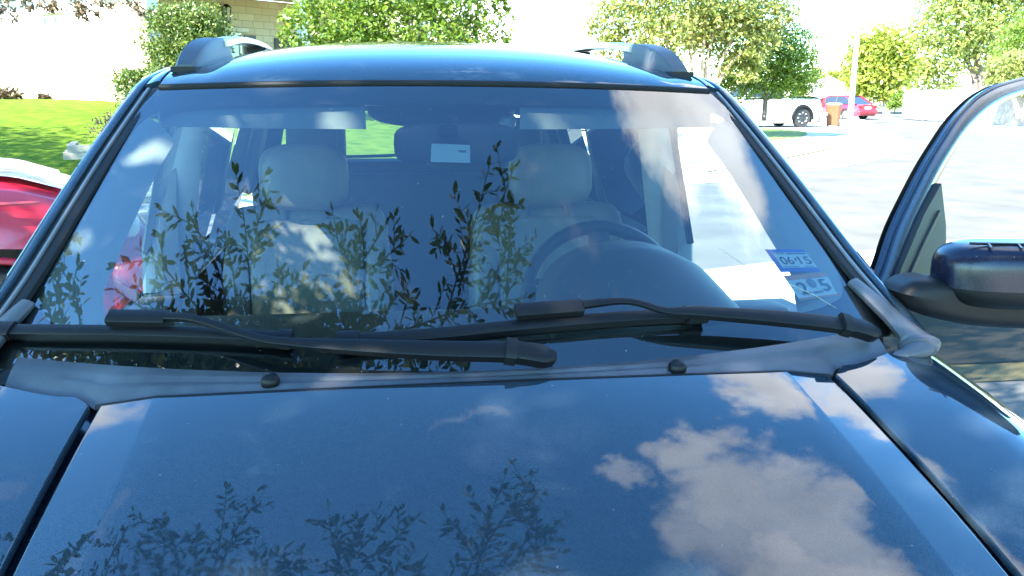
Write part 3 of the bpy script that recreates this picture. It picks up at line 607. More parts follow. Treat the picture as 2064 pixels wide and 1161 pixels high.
wf.grid(K, 6, frm); wf.grid(K, 1, lambda u, v: D3(OE[int(round(u*K))][0], .012-.022*v, OE[int(round(u*K))][1])); wf.grid(K, 1, lambda u, v: D3(IE[int(round(u*K))][0], .012-.012*v, IE[int(round(u*K))][1])); wfo = wf.build('window_frame', M['satin'], door)
wi = MB(); wi.grid(K, 2, lambda u, v: D3(IE[int(round(u*K))][0]+.004*v, -.004-.018*v, IE[int(round(u*K))][1]-.006*v)); wi.grid(K, 2, lambda u, v: D3((OE[int(round(u*K))]*(1-v)+IE[int(round(u*K))]*v)[0], -.020, (OE[int(round(u*K))]*(1-v)+IE[int(round(u*K))]*v)[1])); wi.build('window_seal', M['rubber'], wfo)
ou = MB(); ou.tube([D3(p[0]-.001, .002, p[1]+.001) for p in OE], .005, 8); ou.build('frame_lip', M['satin'], wfo)
sail = MB(); sq = [dp(*q) for q in ((1770, 600), (1790, 540), (1838, 430), (1873, 368), (1882, 450), (1889, 600))]
sail.loft([[D3(p[0], .026, p[1]) for p in sq], [D3(p[0], .008, p[1]) for p in sq]]); sail.strip([D3(*(lambda a: (a[0], .027, a[1]))(dp(*q))) for q in ((1798, 572), (1835, 490), (1868, 425))], .010, .005, DN); sail.build('sail_panel', M['sail'], door)
wg = MB(); l0 = [(.12, -.40), (.10, -.22), (.20, -.09), (.33, -.02), (.45, .0), (.83, .0), (.95, -.05), (1.0, -.40)]; wd = None
hn = MB(); hn.strip([D3(.80, .085, -.52), D3(.90, .100, -.52), D3(1.0, .085, -.52)], .03, .02, DN); hn.build('door_handle', M['black'], door)
# mirror: outline traced at its own distance, domed towards the front, flat glass behind
NR = 14
def dome(poly, y, depth, back):
    P = [yy(px, py, y) for px, py in poly]; c = sum(P)/len(P); vd = np.array([-.10, -1, .05]); mb = MB(); rings = [[p-vd*back for p in P]]
    for k in range(NR+1):
        a = k/NR*math.pi/2; sc_, d_ = max(.02, math.cos(a)**.45), math.sin(a)**.8; rings.append([c+(p-c)*sc_+vd*depth*d_ for p in P])
    mb.loft(rings); return mb
def smooth_poly(pts, n=5): return [tuple(p[:2]) for p in catmull([(a, b, 0) for a, b in pts+[pts[0]]], n)[:-1]]
arm_ = dome(smooth_poly([(1806, 588), (1822, 572), (1850, 561), (1900, 563), (1960, 598), (2060, 606), (2150, 608), (2158, 640), (2140, 662), (2050, 659), (1960, 654), (1880, 640), (1830, 622)], 5), 1.42, .040, .06)
mo = arm_.build('door_mirror', M['black'], door)
mc = yy(2046, 553, 1.40); mr_ = rotz(R(-12))
def shell(mb, a0, a1, grow):
    def sp(a, e): return math.copysign(abs(a)**e, a)
    def fn(u, v):
        a = a0+(a1-a0)*u; b = 2*math.pi*v; r = (.138+grow, .078+grow, .058+grow)
        return mr_@np.array([r[0]*sp(math.cos(a), .5)*sp(math.cos(b), .62), r[1]*sp(math.cos(a), .5)*sp(math.sin(b), .8), r[2]*sp(math.sin(a), .55)])+mc
    mb.grid(16, 40, fn); return mb
hso = shell(MB(), -math.pi/2, math.pi/2, -.002).build('mirror_housing', M['black'], mo)
shell(MB(), -.10, math.pi/2, .0015).build('mirror_cap', M['mircap'], hso)
fl = MB()
top = lambda x_, y_: mr_@np.array([x_, y_, .058])+mc+np.array([0, 0, .002])
fl.strip([top(-.10, -.035), top(0, -.037), top(.10, -.035)], .005, .004, (0, -.3, 1))
for x_ in (-.07, -.02, .03): fl.strip([top(x_, -.037), top(x_-.004, -.058)+np.array([0, 0, -.004])], .004, .004, (0, -.3, 1))
fl.build('cap_ridge', M['blackgloss'], hso)
# ================================================================== ground, street, lawns
ST = np.array([.933, .36]); SN = np.array([-.36, .933]); NEAR, FAR = 5.74, 12.5
def sstep(t): t = min(1, max(0, t)); return t*t*(3-2*t)
def rise(x, y):
    n = SN[0]*x+SN[1]*y
    return 1.22*sstep((n-12.2)/15)*(1-sstep((x-1.0)/9))
def gz(x, y): return -1.56+rise(x, y)
GM = mat('dry_ground', (.26, .23, .13), .95, col2=(.36, .33, .22), scale=2.5, bump=.4, bscale=60, detail=8)
asph = mat('pale_asphalt', (.078, .077, .070), .95, col2=(.118, .117, .107), scale=1.2, bump=.5, bscale=220, detail=10, spec=.15)
conc = mat('concrete_paving', (.36, .35, .31), .85, col2=(.44, .42, .38), scale=1.5, bump=.3, bscale=160, detail=10)
lawnm = mat('lawn_grass', (.045, .095, .006), .95, col2=(.105, .155, .014), scale=3.5, bump=.9, bscale=90, detail=10, spec=.05)
drym = mat('dry_grass', (.23, .20, .07), .95, col2=(.34, .29, .12), scale=7, bump=.8, bscale=90, detail=10)
def kind(o, k='structure'): o['kind'] = k; return o
gb = MB(); gb.grid(1, 1, lambda u, v: ((u-.5)*900, (v-.35)*900, -1.575)); kind(gb.build('ground', GM))
rb_ = MB(); poly = [(-60, -17.), (13, 11.1), (18, 14.5), (21, 20), (22.7, 28.6), (25, 35), (39, 62), (75, 120), (63, 120), (31, 62), (24, 42), (21, 37), (18.7, 31), (15.3, 25.1), (11, 19.9), (8.2, 17.5), (6, 15.75), (-60, -9.75)]
rb_.poly([(x, y, -1.56) for x, y in poly]); kind(rb_.build('street', asph, smooth=False))
db = MB(); db.poly([(-1.9, -14, -1.550), (4.72, -14, -1.550), (4.72, 7.0, -1.550), (4.6, 7.75, -1.550), (-2.9, 4.9, -1.550), (-1.9, 5.0, -1.550)]); kind(db.build('driveway', conc, smooth=False))
for sp in (((1790, 281), (1815, 278), (1842, 276)), ((1925, 277), (1950, 276.5), (1975, 277)), ((1500, 352), (1620, 340), (1720, 334))):
    cs = MB(); cs.strip([zz(px, py, -1.557) for px, py in sp], .07, .004, (0, 0, 1)); kind(cs.build('street_seam', mat('tar_seam', (.03, .03, .03), .9), smooth=False))
# gutter and kerb on the far side of the street
kp = catmull([(x, y, 0) for x, y in [(-60, -9.75), (-30, 1.8), (-12, 8.78), (-3, 12.25), (2, 14.2), (6, 15.75), (8.2, 17.5), (11, 19.9), (15.3, 25.1), (18.7, 31), (21, 37), (24, 42), (31, 62)]], 6)
def side(p, q): t = q-p; t = t/np.linalg.norm(t); return np.array([-t[1], t[0], 0])
def band(path, a, b, za, zb):
    mb = MB(); vs = []
    for i, p in enumerate(path):
        s_ = side(path[max(0, i-1)], path[min(len(path)-1, i+1)]); vs.append((p+s_*a+np.array([0, 0, za]), p+s_*b+np.array([0, 0, zb])))
    mb.loft([[x, y] for x, y in vs], close=False); return mb
kb = band(kp, -.45, .0, -1.552, -1.552); kb2 = band(kp, 0, .14, -1.552, -1.49); kb3 = band(kp, .14, .17, -1.49, -1.49); kb4 = band(kp, .17, .18, -1.49, -1.60)
for o in (kb2, kb3, kb4): kb.add(o.v, o.f)
kind(kb.build('kerb', conc, smooth=False))
sdw = band([p for p in kp if p[0] < 3.5], .9, 2.2, -1.5, -1.5); sdw.v = [(x, y, gz(x, y)+.068) for x, y, z in sdw.v]; kind(sdw.build('sidewalk', conc, smooth=False))
# the rising lawn across the street
lw = MB()
def lawn_pt(u, v):
    t = -32+42*u; n = 12.66+34*v**1.3; x = ST[0]*t+SN[0]*n; y = ST[1]*t+SN[1]*n
    return (x, y, gz(x, y)+.05+.015*math.sin(x*3.1+y*2.3)*(v > 0))
lw.grid(84, 70, lawn_pt); kind(lw.build('lawn', lawnm))
vb = MB(); 
def verge_pt(u, v):
    t = -32+42*u; n = 12.67+.85*v; x = ST[0]*t+SN[0]*n; y = ST[1]*t+SN[1]*n; return (x, y, gz(x, y)+.066)
vb.grid(84, 2, verge_pt); kind(vb.build('grass_verge', drym))
nl = MB(); nl.poly([(9, -14, -1.535), (40, -14, -1.535), (40, 13, -1.535), (17, 7.2, -1.535), (9, 4.9, -1.535)]); kind(nl.build('lawn', lawnm, smooth=False))
ng = MB(); ng.poly([(4.73, -14, -1.545), (5.25, -14, -1.545), (5.25, 3.8, -1.545), (17, 7.2, -1.545), (17, 9.9, -1.545), (4.73, 5.2, -1.545)]); kind(ng.build('grass_verge', drym, smooth=False))
mb_ = MB(); mb_.poly([(5.26, -14, -1.536), (8.99, -14, -1.536), (8.99, 4.88, -1.536), (5.26, 3.8, -1.536)]); kind(mb_.build('lawn_shade_patch', mat('painted_lawn_shade', (.030, .026, .014), .95, col2=(.055, .048, .026), scale=12, bump=.8, bscale=60, detail=8), smooth=False))  # lawn whose shade is put into the dark colour, mirrored by the open door
gt = MB(); gt.poly([tuple((ST*t+SN*n).tolist())+(-1.553,) for t, n in ((-60, 5.1), (12.5, 5.1), (12.5, 6.0), (-60, 6.0))]); kind(gt.build('gutter', conc, smooth=False))
nlw = MB(); nlw.poly([(-60, -16, -1.54), (-60, -40, -1.54), (-1.95, -40, -1.54), (-1.95, 4.6, -1.54)]); kind(nlw.build('lawn', lawnm, smooth=False))
sw2 = MB(); sw2.poly([(4.73, 5.35, -1.541), (17, 10.0, -1.541), (17, 11.6, -1.541), (4.8, 7.0, -1.541), (4.73, 6.9, -1.541)]); kind(sw2.build('sidewalk', conc, smooth=False))
# lawn island, walk and drives on the right
def gpoly(pxs, z): return [tuple(zz(px, py, z)) for px, py in pxs]
rl = MB(); rl.poly(gpoly(smooth_poly([(1440, 252), (1530, 257), (1600, 262), (1627, 268), (1612, 276), (1560, 283), (1500, 296), (1440, 312)], 5), -1.535)); kind(rl.build('lawn', mat('lawn_bright', (.06, .13, .015), .95, col2=(.14, .20, .03), scale=1.2, bump=.9, bscale=60, detail=9), smooth=False))
rd_ = MB(); rd_.poly(gpoly([(1420, 318), (1500, 301), (1600, 283), (1700, 272), (1740, 268), (1715, 284), (1690, 296), (1560, 322), (1420, 346)], -1.545)); kind(rd_.build('grass_verge', mat('parched_grass', (.42, .40, .20), .95, col2=(.52, .47, .30), scale=3, bump=.5), smooth=False))
rw = MB(); rw.poly(gpoly([(1380, 236), (1700, 228), (1760, 247), (1775, 262), (1740, 268), (1640, 277), (1500, 301), (1380, 330)], -1.55)); kind(rw.build('driveway', conc, smooth=False))
rs_ = MB(); rs_.poly([(18.2, 14), (60, 30), (120, 110), (80, 118), (39.6, 62), (25.6, 35), (23.3, 28.6), (21.6, 20)] and [(x, y, -1.556) for x, y in [(18.4, 14.2), (60, 25), (140, 90), (82, 121), (39.5, 61.8), (25.5, 34.8), (23.2, 28.4), (21.5, 19.8)]]); kind(rs_.build('sidewalk', mat('bleached_concrete', (.46, .44, .40), .9, col2=(.5, .49, .44), scale=2), smooth=False))

# ================================================================== builders for far things
class FR:   # frame: origin, axis a (along), n (outward), z up
    def __init__(s, o, ang): s.o = np.array(o, float); s.a = np.array([math.cos(ang), math.sin(ang), 0]); s.n = np.array([s.a[1], -s.a[0], 0])
    def __call__(s, u, n, z): return s.o+s.a*u+s.n*n+np.array([0, 0, z])
stone_m = bpy.data.materials.new('limestone_blocks'); stone_m.use_nodes = True
def brickmat(M_, c1, c2, mortar, w, h, ms=.012):
    nt = M_.node_tree; N = nt.nodes.new; L = nt.links.new; b = nt.nodes['Principled BSDF']; b.inputs['Roughness'].default_value = .85
    uv = N('ShaderNodeUVMap'); bt = N('ShaderNodeTexBrick'); bt.inputs['Color1'].default_value = (*c1, 1); bt.inputs['Color2'].default_value = (*c2, 1); bt.inputs['Mortar'].default_value = (*mortar, 1)
    bt.inputs['Scale'].default_value = 1; bt.inputs['Brick Width'].default_value = w; bt.inputs['Row Height'].default_value = h; bt.inputs['Mortar Size'].default_value = ms; bt.offset_frequency = 2; bt.squash = .7; bt.squash_frequency = 3
    L(uv.outputs[0], bt.inputs['Vector']); L(bt.outputs['Color'], b.inputs['Base Color'])
    bp = N('ShaderNodeBump'); bp.inputs['Strength'].default_value = .5; bp.inputs['Distance'].default_value = .01; bp.invert = True; L(bt.outputs['Fac'], bp.inputs['Height']); L(bp.outputs[0], b.inputs['Normal'])
brickmat(stone_m, (.50, .42, .28), (.60, .52, .36), (.40, .33, .22), .55, .20)
roofm = mat('roof_shingles', (.16, .15, .14), .9, col2=(.25, .24, .22), scale=30, bump=.4)
trimw = mat('cream_trim', (.62, .58, .47), .7); shut = mat('grey_brown_shutter', (.13, .115, .095), .7)
wpane = mat('window_pane', (.30, .33, .33), .08, spec=.8, scale=1.5, var=.4)
def fwindow(F, parent, u0, u1, z0, z1, n=0.0, blind=True):
    w = MB()
    for a, b, c, d in ((u0-.06, u0, z0-.06, z1+.06), (u1, u1+.06, z0-.06, z1+.06), (u0, u1, z1, z1+.06), (u0, u1, z0-.06, z0)): w.box(a, b, n+.002, n+.05, c, d, F)
    w.box((u0+u1)/2-.02, (u0+u1)/2+.02, n+.012, n+.035, z0, z1, F); w.box(u0, u1, n+.012, n+.035, (z0+z1)/2-.02, (z0+z1)/2+.02, F)
    f = w.build('window', M['white'], parent, smooth=False)
    p = MB(); p.box(u0, u1, n+.001, n+.010, z0, z1, F); p.build('pane', wpane, f, smooth=False)
    s_ = MB(); s_.box(u0-.12, u1+.12, n+.002, n+.09, z0-.14, z0-.07, F); s_.build('sill', trimw, f, smooth=False)
    l_ = MB(); l_.box(u0-.15, u1+.15, n+.002, n+.30, z1+.07, z1+.17, F); l_.build('lintel', trimw, f, smooth=False); return f
# ---- house across the street, corner towards us
HC = np.array([-5.6, 23.6, 0]); zb = gz(-5.6, 23.6)-.25; ANG_W = math.atan2(.76, -.65); ANG_P = math.atan2(.67, .74)
house = empty('house', (HC[0], HC[1]+3, zb), 'cream house with sunlit white side wall and shaded limestone porch behind the clipped bushes', 'house')
FW = FR(HC, ANG_W+math.pi); FP = FR(HC, ANG_P)       # FW: u negative goes back-left, outward normal to the left-front
FW.n = np.array([-.76, -.65, 0])/1.0; 
h_ = MB(); h_.box(-16, 0, -.3, 0, zb, 2.75, FW); wl = h_.build('wall', M['whitewall'], house, smooth=False)
fwindow(FW, house, -5.9, -4.5, -.1+.35, 1.95); fwindow(FW, house, -10.2, -8.9, -.1+.35, 1.95)
h_ = MB(); h_.box(0.02, 9, -2.6, -2.3, zb, 2.62, FP); h_.build('porch_wall', stone_m, house, smooth=False)
h_ = MB(); h_.box(-.02, .28, -2.3, -.02, zb, 2.62, FP); h_.build('return_wall', stone_m, house, smooth=False)
fwindow(FP, house, 3.15, 4.10, .20, 1.58, -2.3)
s_ = MB(); s_.box(4.27, 4.66, -2.29, -2.24, .18, 1.58, FP)
for k in range(12): s_.box(4.31, 4.62, -2.238, -2.228, .24+.11*k, .30+.11*k, FP)
s_.build('shutter', shut, house, smooth=False)
s_ = MB(); s_.box(5.35, 6.2, -2.295, -2.26, zb, 1.55, FP); s_.build('front_door', mat('dark_door', (.03, .022, .018), .5), house, smooth=False)
e_ = MB(); e_.box(-.6, 10, -2.3, .55, 2.63, 2.72, FP); e_.build('soffit', mat('tan_soffit', (.52, .46, .33), .8), house, smooth=False)
e_ = MB(); e_.box(-.6, 10, .55, .62, 2.56, 2.80, FP); e_.box(-.6, 10, .63, .74, 2.66, 2.80, FP); e_.build('gutter', trimw, house, smooth=False)
rf_ = MB(); rf_.add([FP(-.8, .75, 2.80), FP(10.2, .75, 2.80), FP(10.2, -5, 5.3), FP(-3, -5, 5.3)], [[0, 1, 2, 3]]); rf_.add([FW(.8, .6, 2.80), FP(-3, -5, 5.3), FW(-14, -4, 5.3), FW(-16, .6, 2.80)], [[0, 1, 2, 3]]); rf_.build('roof', roofm, house, smooth=False)
for u in (4.45, 9.2):
    c_ = MB(); c_.box(u-.15, u+.15, .12, .42, zb, 2.62, FP); c_.box(u-.20, u+.20, .07, .47, 2.40, 2.60, FP); c_.build('porch_column', M['white'], house, smooth=False)
lan = empty('wall_lantern', FP(3.62, -2.2, 1.9), 'dark bronze coach lantern hanging on the limestone porch wall', 'lantern')
bz = mat('dark_bronze', (.018, .014, .012), .45, .5)
def lp(u, n, z): return FP(3.62+u, -2.12+n, 2.10+z)
l_ = MB(); ring = lambda r, z: [lp(r*math.cos(a), r*math.sin(a), z) for a in np.linspace(0, 2*math.pi, 7)[:-1]]
l_.loft([ring(.05, .30), ring(.15, .22), ring(.17, .20)]); l_.loft([ring(.11, -.20), ring(.11, -.15)]); l_.box(-.04, .04, -.175, -.02, .14, .22, lp)
for a in np.linspace(0, 2*math.pi, 7)[:-1]: l_.strip([lp(.15*math.cos(a), .15*math.sin(a), .20), lp(.10*math.cos(a), .10*math.sin(a), -.16)], .018, .018, (.3, .8, .1))
l_.build('cage', bz, lan); l_ = MB(); l_.loft([ring(.135, .19), ring(.09, -.15)]); l_.build('lamp_glass', mat('lantern_glass', (.35, .33, .28), .2), lan)
# ---- pale house beyond the middle
h2o = dd(1010, 184, 36); F2 = FR((h2o[0], h2o[1], 0), R(-6)); h2 = empty('house', (h2o[0]+4, h2o[1]+3, gz(h2o[0], h2o[1])), 'pale two storey house glimpsed between the middle tree and the bare stemmed tree', 'house')
h_ = MB(); h_.box(-9, 3.6, -6, 0, -1.5, 5.2, F2); h_.build('wall', M['whitewall'], h2, smooth=False)
h_ = MB(); h_.add([F2(-9.4, .5, 1.75), F2(.2, .5, 1.75), F2(-1.2, -.02, 3.0), F2(-9.4, -.02, 3.0)], [[0, 1, 2, 3]]); h_.box(-9.4, .22, .42, .50, 1.60, 1.75, F2); h_.build('lower_roof', mat('pale_shingles', (.42, .38, .32), .9, scale=30), h2, smooth=False)
h_ = MB(); h_.box(-9.6, 4.2, -6.6, .6, 5.2, 5.35, F2); h_.add([F2(-9.6, .6, 5.35), F2(4.2, .6, 5.35), F2(2, -3, 7.2), F2(-7, -3, 7.2)], [[0, 1, 2, 3]]); h_.build('roof', roofm, h2, smooth=False)
h_ = MB(); h_.box(2.55, 2.63, .01, .09, 2.9, 5.2, F2); h_.strip([F2(2.59, .05, 2.92), F2(2.75, .3, 2.45)], .08, .08, (0, 1, 0)); h_.build('downpipe', mat('grey_pipe', (.45, .45, .45), .5), h2, smooth=False)
# ---- low garage and gabled house on the right
g0 = dd(1625, 205, 78); F3 = FR((g0[0], g0[1], 0), R(-25)); g3 = empty('garage', (g0[0]+2, g0[1]+2, -1.56), 'low white garage behind the pickup and wheeled bin', 'garage')
h_ = MB(); h_.box(0, 3.4, -5, 0, -1.56, .7, F3); h_.build('wall', M['whitewall'], g3, smooth=False)
h_ = MB(); h_.add([F3(-.3, .3, .7), F3(3.7, .3, .7), F3(1.7, .3, 1.5), F3(-.3, -5, .7), F3(3.7, -5, .7), F3(1.7, -5, 1.5)], [[0, 1, 2], [0, 2, 5, 3], [1, 4, 5, 2]]); h_.build('roof', mat('white_roof', (.6, .6, .58), .8), g3, smooth=False)
h_ = MB(); h_.box(.5, 2.9, .01, .05, -1.56, .35, F3); h_.build('garage_door', mat('pale_door', (.6, .62, .62), .6), g3, smooth=False)
g0 = dd(1895, 180, 95); F4 = FR((g0[0], g0[1], 0), R(-30)); g4 = empty('house', (g0[0]+4, g0[1]+3, -1.56), 'white gabled house with grey roof showing above the board fence', 'house')
h_ = MB(); h_.box(0, 3.6, -8, 0, -1.56, 1.2, F4); h_.box(3.6, 9, -8, -1.5, -1.56, 1.0, F4); h_.add([F4(0, 0, 1.2), F4(3.6, 0, 1.2), F4(1.3, 0, 3.9)], [[0, 1, 2]]); h_.build('wall', M['whitewall'], g4, smooth=False)
h_ = MB(); h_.add([F4(1.3, .3, 3.95), F4(4.2, .3, .95), F4(4.2, -8, .95), F4(1.3, -8, 3.95)], [[0, 1, 2, 3]]); h_.add([F4(1.3, .3, 3.95), F4(-.5, .3, 1.0), F4(-.5, -8, 1.0), F4(1.3, -8, 3.95)], [[0, 1, 2, 3]]); h_.add([F4(3.7, -.9, 1.0), F4(9.5, -.9, 1.0), F4(9.5, -5, 3.2), F4(2.4, -5, 3.2)], [[0, 1, 2, 3]]); h_.build('roof', mat('grey_shingles', (.14, .14, .15), .9, scale=20, var=.3), g4, smooth=False)
# ---- board fence
A = dd(1822, 200, 56); B = dd(2130, 200, 42); fl_ = np.linalg.norm((B-A)[:2]); F5 = FR((A[0], A[1], 0), math.atan2(B[1]-A[1], B[0]-A[0]))
fen = empty('board_fence', (A[0], A[1], -1.56), 'weathered upright board fence beyond the street corner with tree shadows on it', 'fence')
fm = mat('weathered_boards', (.20, .18, .155), .9, col2=(.29, .27, .24), scale=3, bump=.3)
fb_ = MB(); nb = int(fl_/.145)
for k in range(nb): t = .02*random.random(); fb_.box(k*.145+.004, k*.145+.141, 0, .02, -1.50, .26+t, F5)
fb_.build('boards', fm, fen, smooth=False)
for u in np.arange(0, fl_, 2.44): p_ = MB(); p_.box(u, u+.09, -.10, -.005, -1.56, .22, F5); p_.build('post', fm, fen, smooth=False)
# ---- street lamp pole
pp = dd(1713, 246, 46); pole = empty('street_lamp', (pp[0], pp[1], -1.56), 'tall pale steel lamp pole standing at the street corner', 'street lamp')
pm = mat('pale_steel', (.66, .66, .64), .5); q = MB(); q.tube([(pp[0], pp[1], z) for z in (-1.56, -.5, 1, 3.4)], [.15, .14, .125, .10], 16); q.build('pole', pm, pole)
q = MB(); q.tube([(pp[0], pp[1], -1.56), (pp[0], pp[1], -1.40)], [.24, .22], 16); q.build('base_plate', pm, pole)
q = MB(); q.tube([(pp[0], pp[1], 3.4), (pp[0]+.2, pp[1], 3.7), (pp[0]+.9, pp[1]-.2, 3.9)], .05, 10); q.build('arm', pm, pole); q = MB(); q.sell((pp[0]+1.1, pp[1]-.25, 3.9), (.28, .13, .06), .7, .7); q.build('lamp_head', pm, pole)
# ---- wheeled bin
bp_ = dd(1679, 243, 43); FB = FR((bp_[0], bp_[1], 0), R(-35)); bn_ = empty('wheeled_bin', (bp_[0], bp_[1], -1.5), 'orange brown wheeled refuse bin with grey lid beside the white pickup', 'bin')
def rrect(w, d, z, F=FB): return [F(sx*w*cx, sy*d*cy, z) for sx, sy, cx, cy in ((-1, -1, .8, 1), (1, -1, .8, 1), (1, -1, 1, .8), (1, 1, 1, .8), (1, 1, .8, 1), (-1, 1, .8, 1), (-1, 1, 1, .8), (-1, -1, 1, .8))]
def ordr(r): return [r[0], r[1], r[2], r[3], r[4], r[5], r[6], r[7]]
bm_ = mat('terracotta_plastic', (.14, .05, .017), .5)
q = MB(); q.loft([ordr(rrect(.27, .25, -1.50)), ordr(rrect(.33, .33, -.62)), ordr(rrect(.345, .345, -.61)), ordr(rrect(.345, .345, -.52))]); q.build('body', bm_, bn_, smooth=False)
q = MB(); q.loft([ordr(rrect(.36, .36, -.515)), ordr(rrect(.36, .36, -.48)), ordr(rrect(.25, .25, -.42))]); q.build('lid', mat('grey_lid', (.16, .16, .16), .5), bn_, smooth=False)
for s in (-1, 1): wheel(0, 0, 0, .12, .06, bn_, M['tyre'], M['darkrim'], s, T=lambda x, y, z, s=s: FB(s*.26+x, -.28+y, -1.44+z))
# ---- low timber planter on the lawn
pl0 = zz(128, 322, -1.09); FPn = FR((pl0[0], pl0[1], 0), R(14)); plt = empty('timber_planter', (pl0[0]+.8, pl0[1]+.5, pl0[2]), 'low weathered timber planter box on the lawn holding a brown shrub', 'planter')
tm_ = mat('weathered_timber', (.20, .17, .13), .9, col2=(.30, .27, .22), scale=9, bump=.5)
for k, (u0, u1, n0, n1, z0, z1) in enumerate(((.0, 1.7, -.12, 0, 0, .11), (.06, 1.7, -.13, -.01, .113, .22), (.0, .12, -1.2, -.125, 0, .11), (.06, .17, -1.2, -.14, .113, .22), (.5, 1.7, -1.32, -1.2, .0, .16))):
    q = MB(); q.box(u0, u1, n0, n1, pl0[2]+z0, pl0[2]+z1, FPn); q.build('timber', tm_, plt, smooth=False)
# ================================================================== vehicles
def car(name, label, cat, o, ang, L, Wd, top, glassb, paint, wheels, wr, details, zg=-1.56, group=None, trunk=None):
    """o: rear-centre ground point, axis a runs from the tail to the nose; top: [(s, z)] upper body line; glassb: (s0,s1,s2,s3,zb,zr) greenhouse"""
    F = FR((o[0], o[1], zg), ang); root = empty(name, (o[0], o[1], zg), label, cat, group)
    ss = np.linspace(0, L, 90); tz = np.interp(ss, [t[0] for t in top], [t[1] for t in top])
    def hw(s): e = abs(2*s/L-1); return Wd/2*(1-.16*e**7-.03*e**2)
    prof = [(.985, .20), (1.0, .32), (1.01, .50), (1.0, .66), (.97, .80), (.90, .93), (.70, .985), (.35, 1.0), (0, 1.0)]
    sec = []
    for s, z in zip(ss, tz):
        e = abs(2*s/L-1); lo = .0+.10*max(0, e-.9)*10*.4; r = []
        for f_, h in prof: r.append((s, hw(s)*f_, .22+lo+(z-.22-lo)*(h-.20)/.80))
        sec.append(r+[(a, -b, c) for a, b, c in r[::-1][1:]])
    mb = MB(); mb.loft([[F(*p) for p in r] for r in sec], close=False)
    keep = []
    for f in mb.f:
        c = sum(np.array(mb.v[k]) for k in f)/4-F.o; s = c@F.a; n_ = c@F.n; z = c[2]
        if abs(n_) > hw(min(L, max(0, s)))*.93 and any((s-w)**2+(z-wr)**2 < (wr*1.18)**2 for w in wheels): continue
        keep.append(f)
    mb.f = keep
    for e_ in (0, -1): mb.poly([F(*p) for p in sec[e_]])
    body = mb.build('body', paint, root)
    q = MB(); q.box(.15, L-.15, -Wd/2+.12, Wd/2-.12, .24, min(tz)*.85, F); q.build('underbody', M['dark_trim'], root, smooth=False)
    s0, s1, s2, s3, zb_, zr = glassb; w0, w1 = Wd/2*.90, Wd/2*.70
    gq = [(s0, zb_, w0), (s1, zr, w1), (s2, zr, w1), (s3, zb_, w0)]
    mb = MB(); mb.loft([[F(s, w, z) for s, z, w in gq], [F(s, -w, z) for s, z, w in gq]]); mb.build('windows', M['carglass'], root, smooth=False)
    mb = MB(); mb.grid(16, 12, lambda u, v: F(s1-.05+(s2-s1+.10)*u, (w1+.02)*(2*v-1), zr+.012+.05*(1-(2*u-1)**2)*.8+.03*(1-(2*v-1)**2))); 
    mb.build('roof', paint, root)
    for s in (-1, 1):
        mb = MB()
        for a, b in ((0, 1), (3, 2)): mb.strip([F(gq[a][0], s*(gq[a][2]+.006), gq[a][1]), F(gq[b][0], s*(gq[b][2]+.006), gq[b][1]+.02)], .11, .03, F.n*s+np.array([0, 0, .3]))
        mb.strip([F(s1, s*(w1+.01), zr+.01), F(s2, s*(w1+.01), zr+.01)], .07, .05, (0, 0, 1)); mb.build('pillars', paint, root)
        mid = (s1+s2)/2; mb = MB(); mb.strip([F(mid-.05, s*(w0+.004), zb_), F(mid, s*(w1+.006), zr)], .09, .02, F.n*s); mb.build('door_post', M['dark_trim'], root)
        for w in wheels:
            wheel(0, 0, 0, wr, .22, root, M['tyre'], details.get('rim', M['rim']), s, T=lambda x, y, z, w=w, s=s: F(w+y, s*(Wd/2-.12)+x, wr+z))
            mb = MB(); mb.tube([F(w+1.17*wr*math.cos(a), s*(Wd/2*.985-.0), wr+1.17*wr*math.sin(a)) for a in np.linspace(-.15, math.pi+.15, 24)], details.get('arch', .018), 6, F.n); mb.build('wheel_arch', details.get('archm', paint), root)
    return root, F, hw
# white pickup, tail towards the right
r0 = dd(1634, 250, 43)
pk, F, hw = car('pickup_truck', 'long white pickup truck parked side on across the drive with black wheel arches', 'pickup', r0, math.pi+R(9)-0*PSI, 5.9, 2.0,
    [(0, 1.42), (2.0, 1.44), (2.05, 1.40), (4.1, 1.32), (4.3, 1.28), (5.6, 1.18), (5.9, 1.0)], (2.1, 2.35, 3.6, 4.3, 1.38, 1.98), mat('pickup_white', (.62, .60, .56), .35, coat=.6), (1.20, 4.75), .455, dict(arch=.085, archm=M['black'], rim=M['darkrim']))
for s in (-1, 1): q = MB(); q.sell(F(.04, s*.86, 1.16), (.07, .10, .22), .4, .4, rot=rotz(math.pi+R(9))); q.build('tail_light', M['taillight'], pk)
q = MB(); q.sell(F(-.12, 0, .62), (.13, .98, .11), .4, .3, rot=rotz(math.pi+R(9))); q.build('rear_bumper', M['silver'], pk)
q = MB(); q.sell(F(2.2, 1.02*1, .40), (1.1, .06, .03), .5, .5, rot=rotz(math.pi+R(9))); q.build('running_board', M['black'], pk)
for s in (-1, 1):
    for k in range(8): a = k*math.pi/4; q = MB(); q.sell(F(1.20+.24*math.cos(a), s*1.005, .455+.24*math.sin(a)), (.045, .012, .03), .6, .6, 6, 8); q.build('rim_bolt', M['silver'], pk)
q = MB(); q.box(.1, 2.0, -.99, .99, 1.425, 1.45, F); q.build('bed_cover', M['dark_trim'], pk, smooth=False)
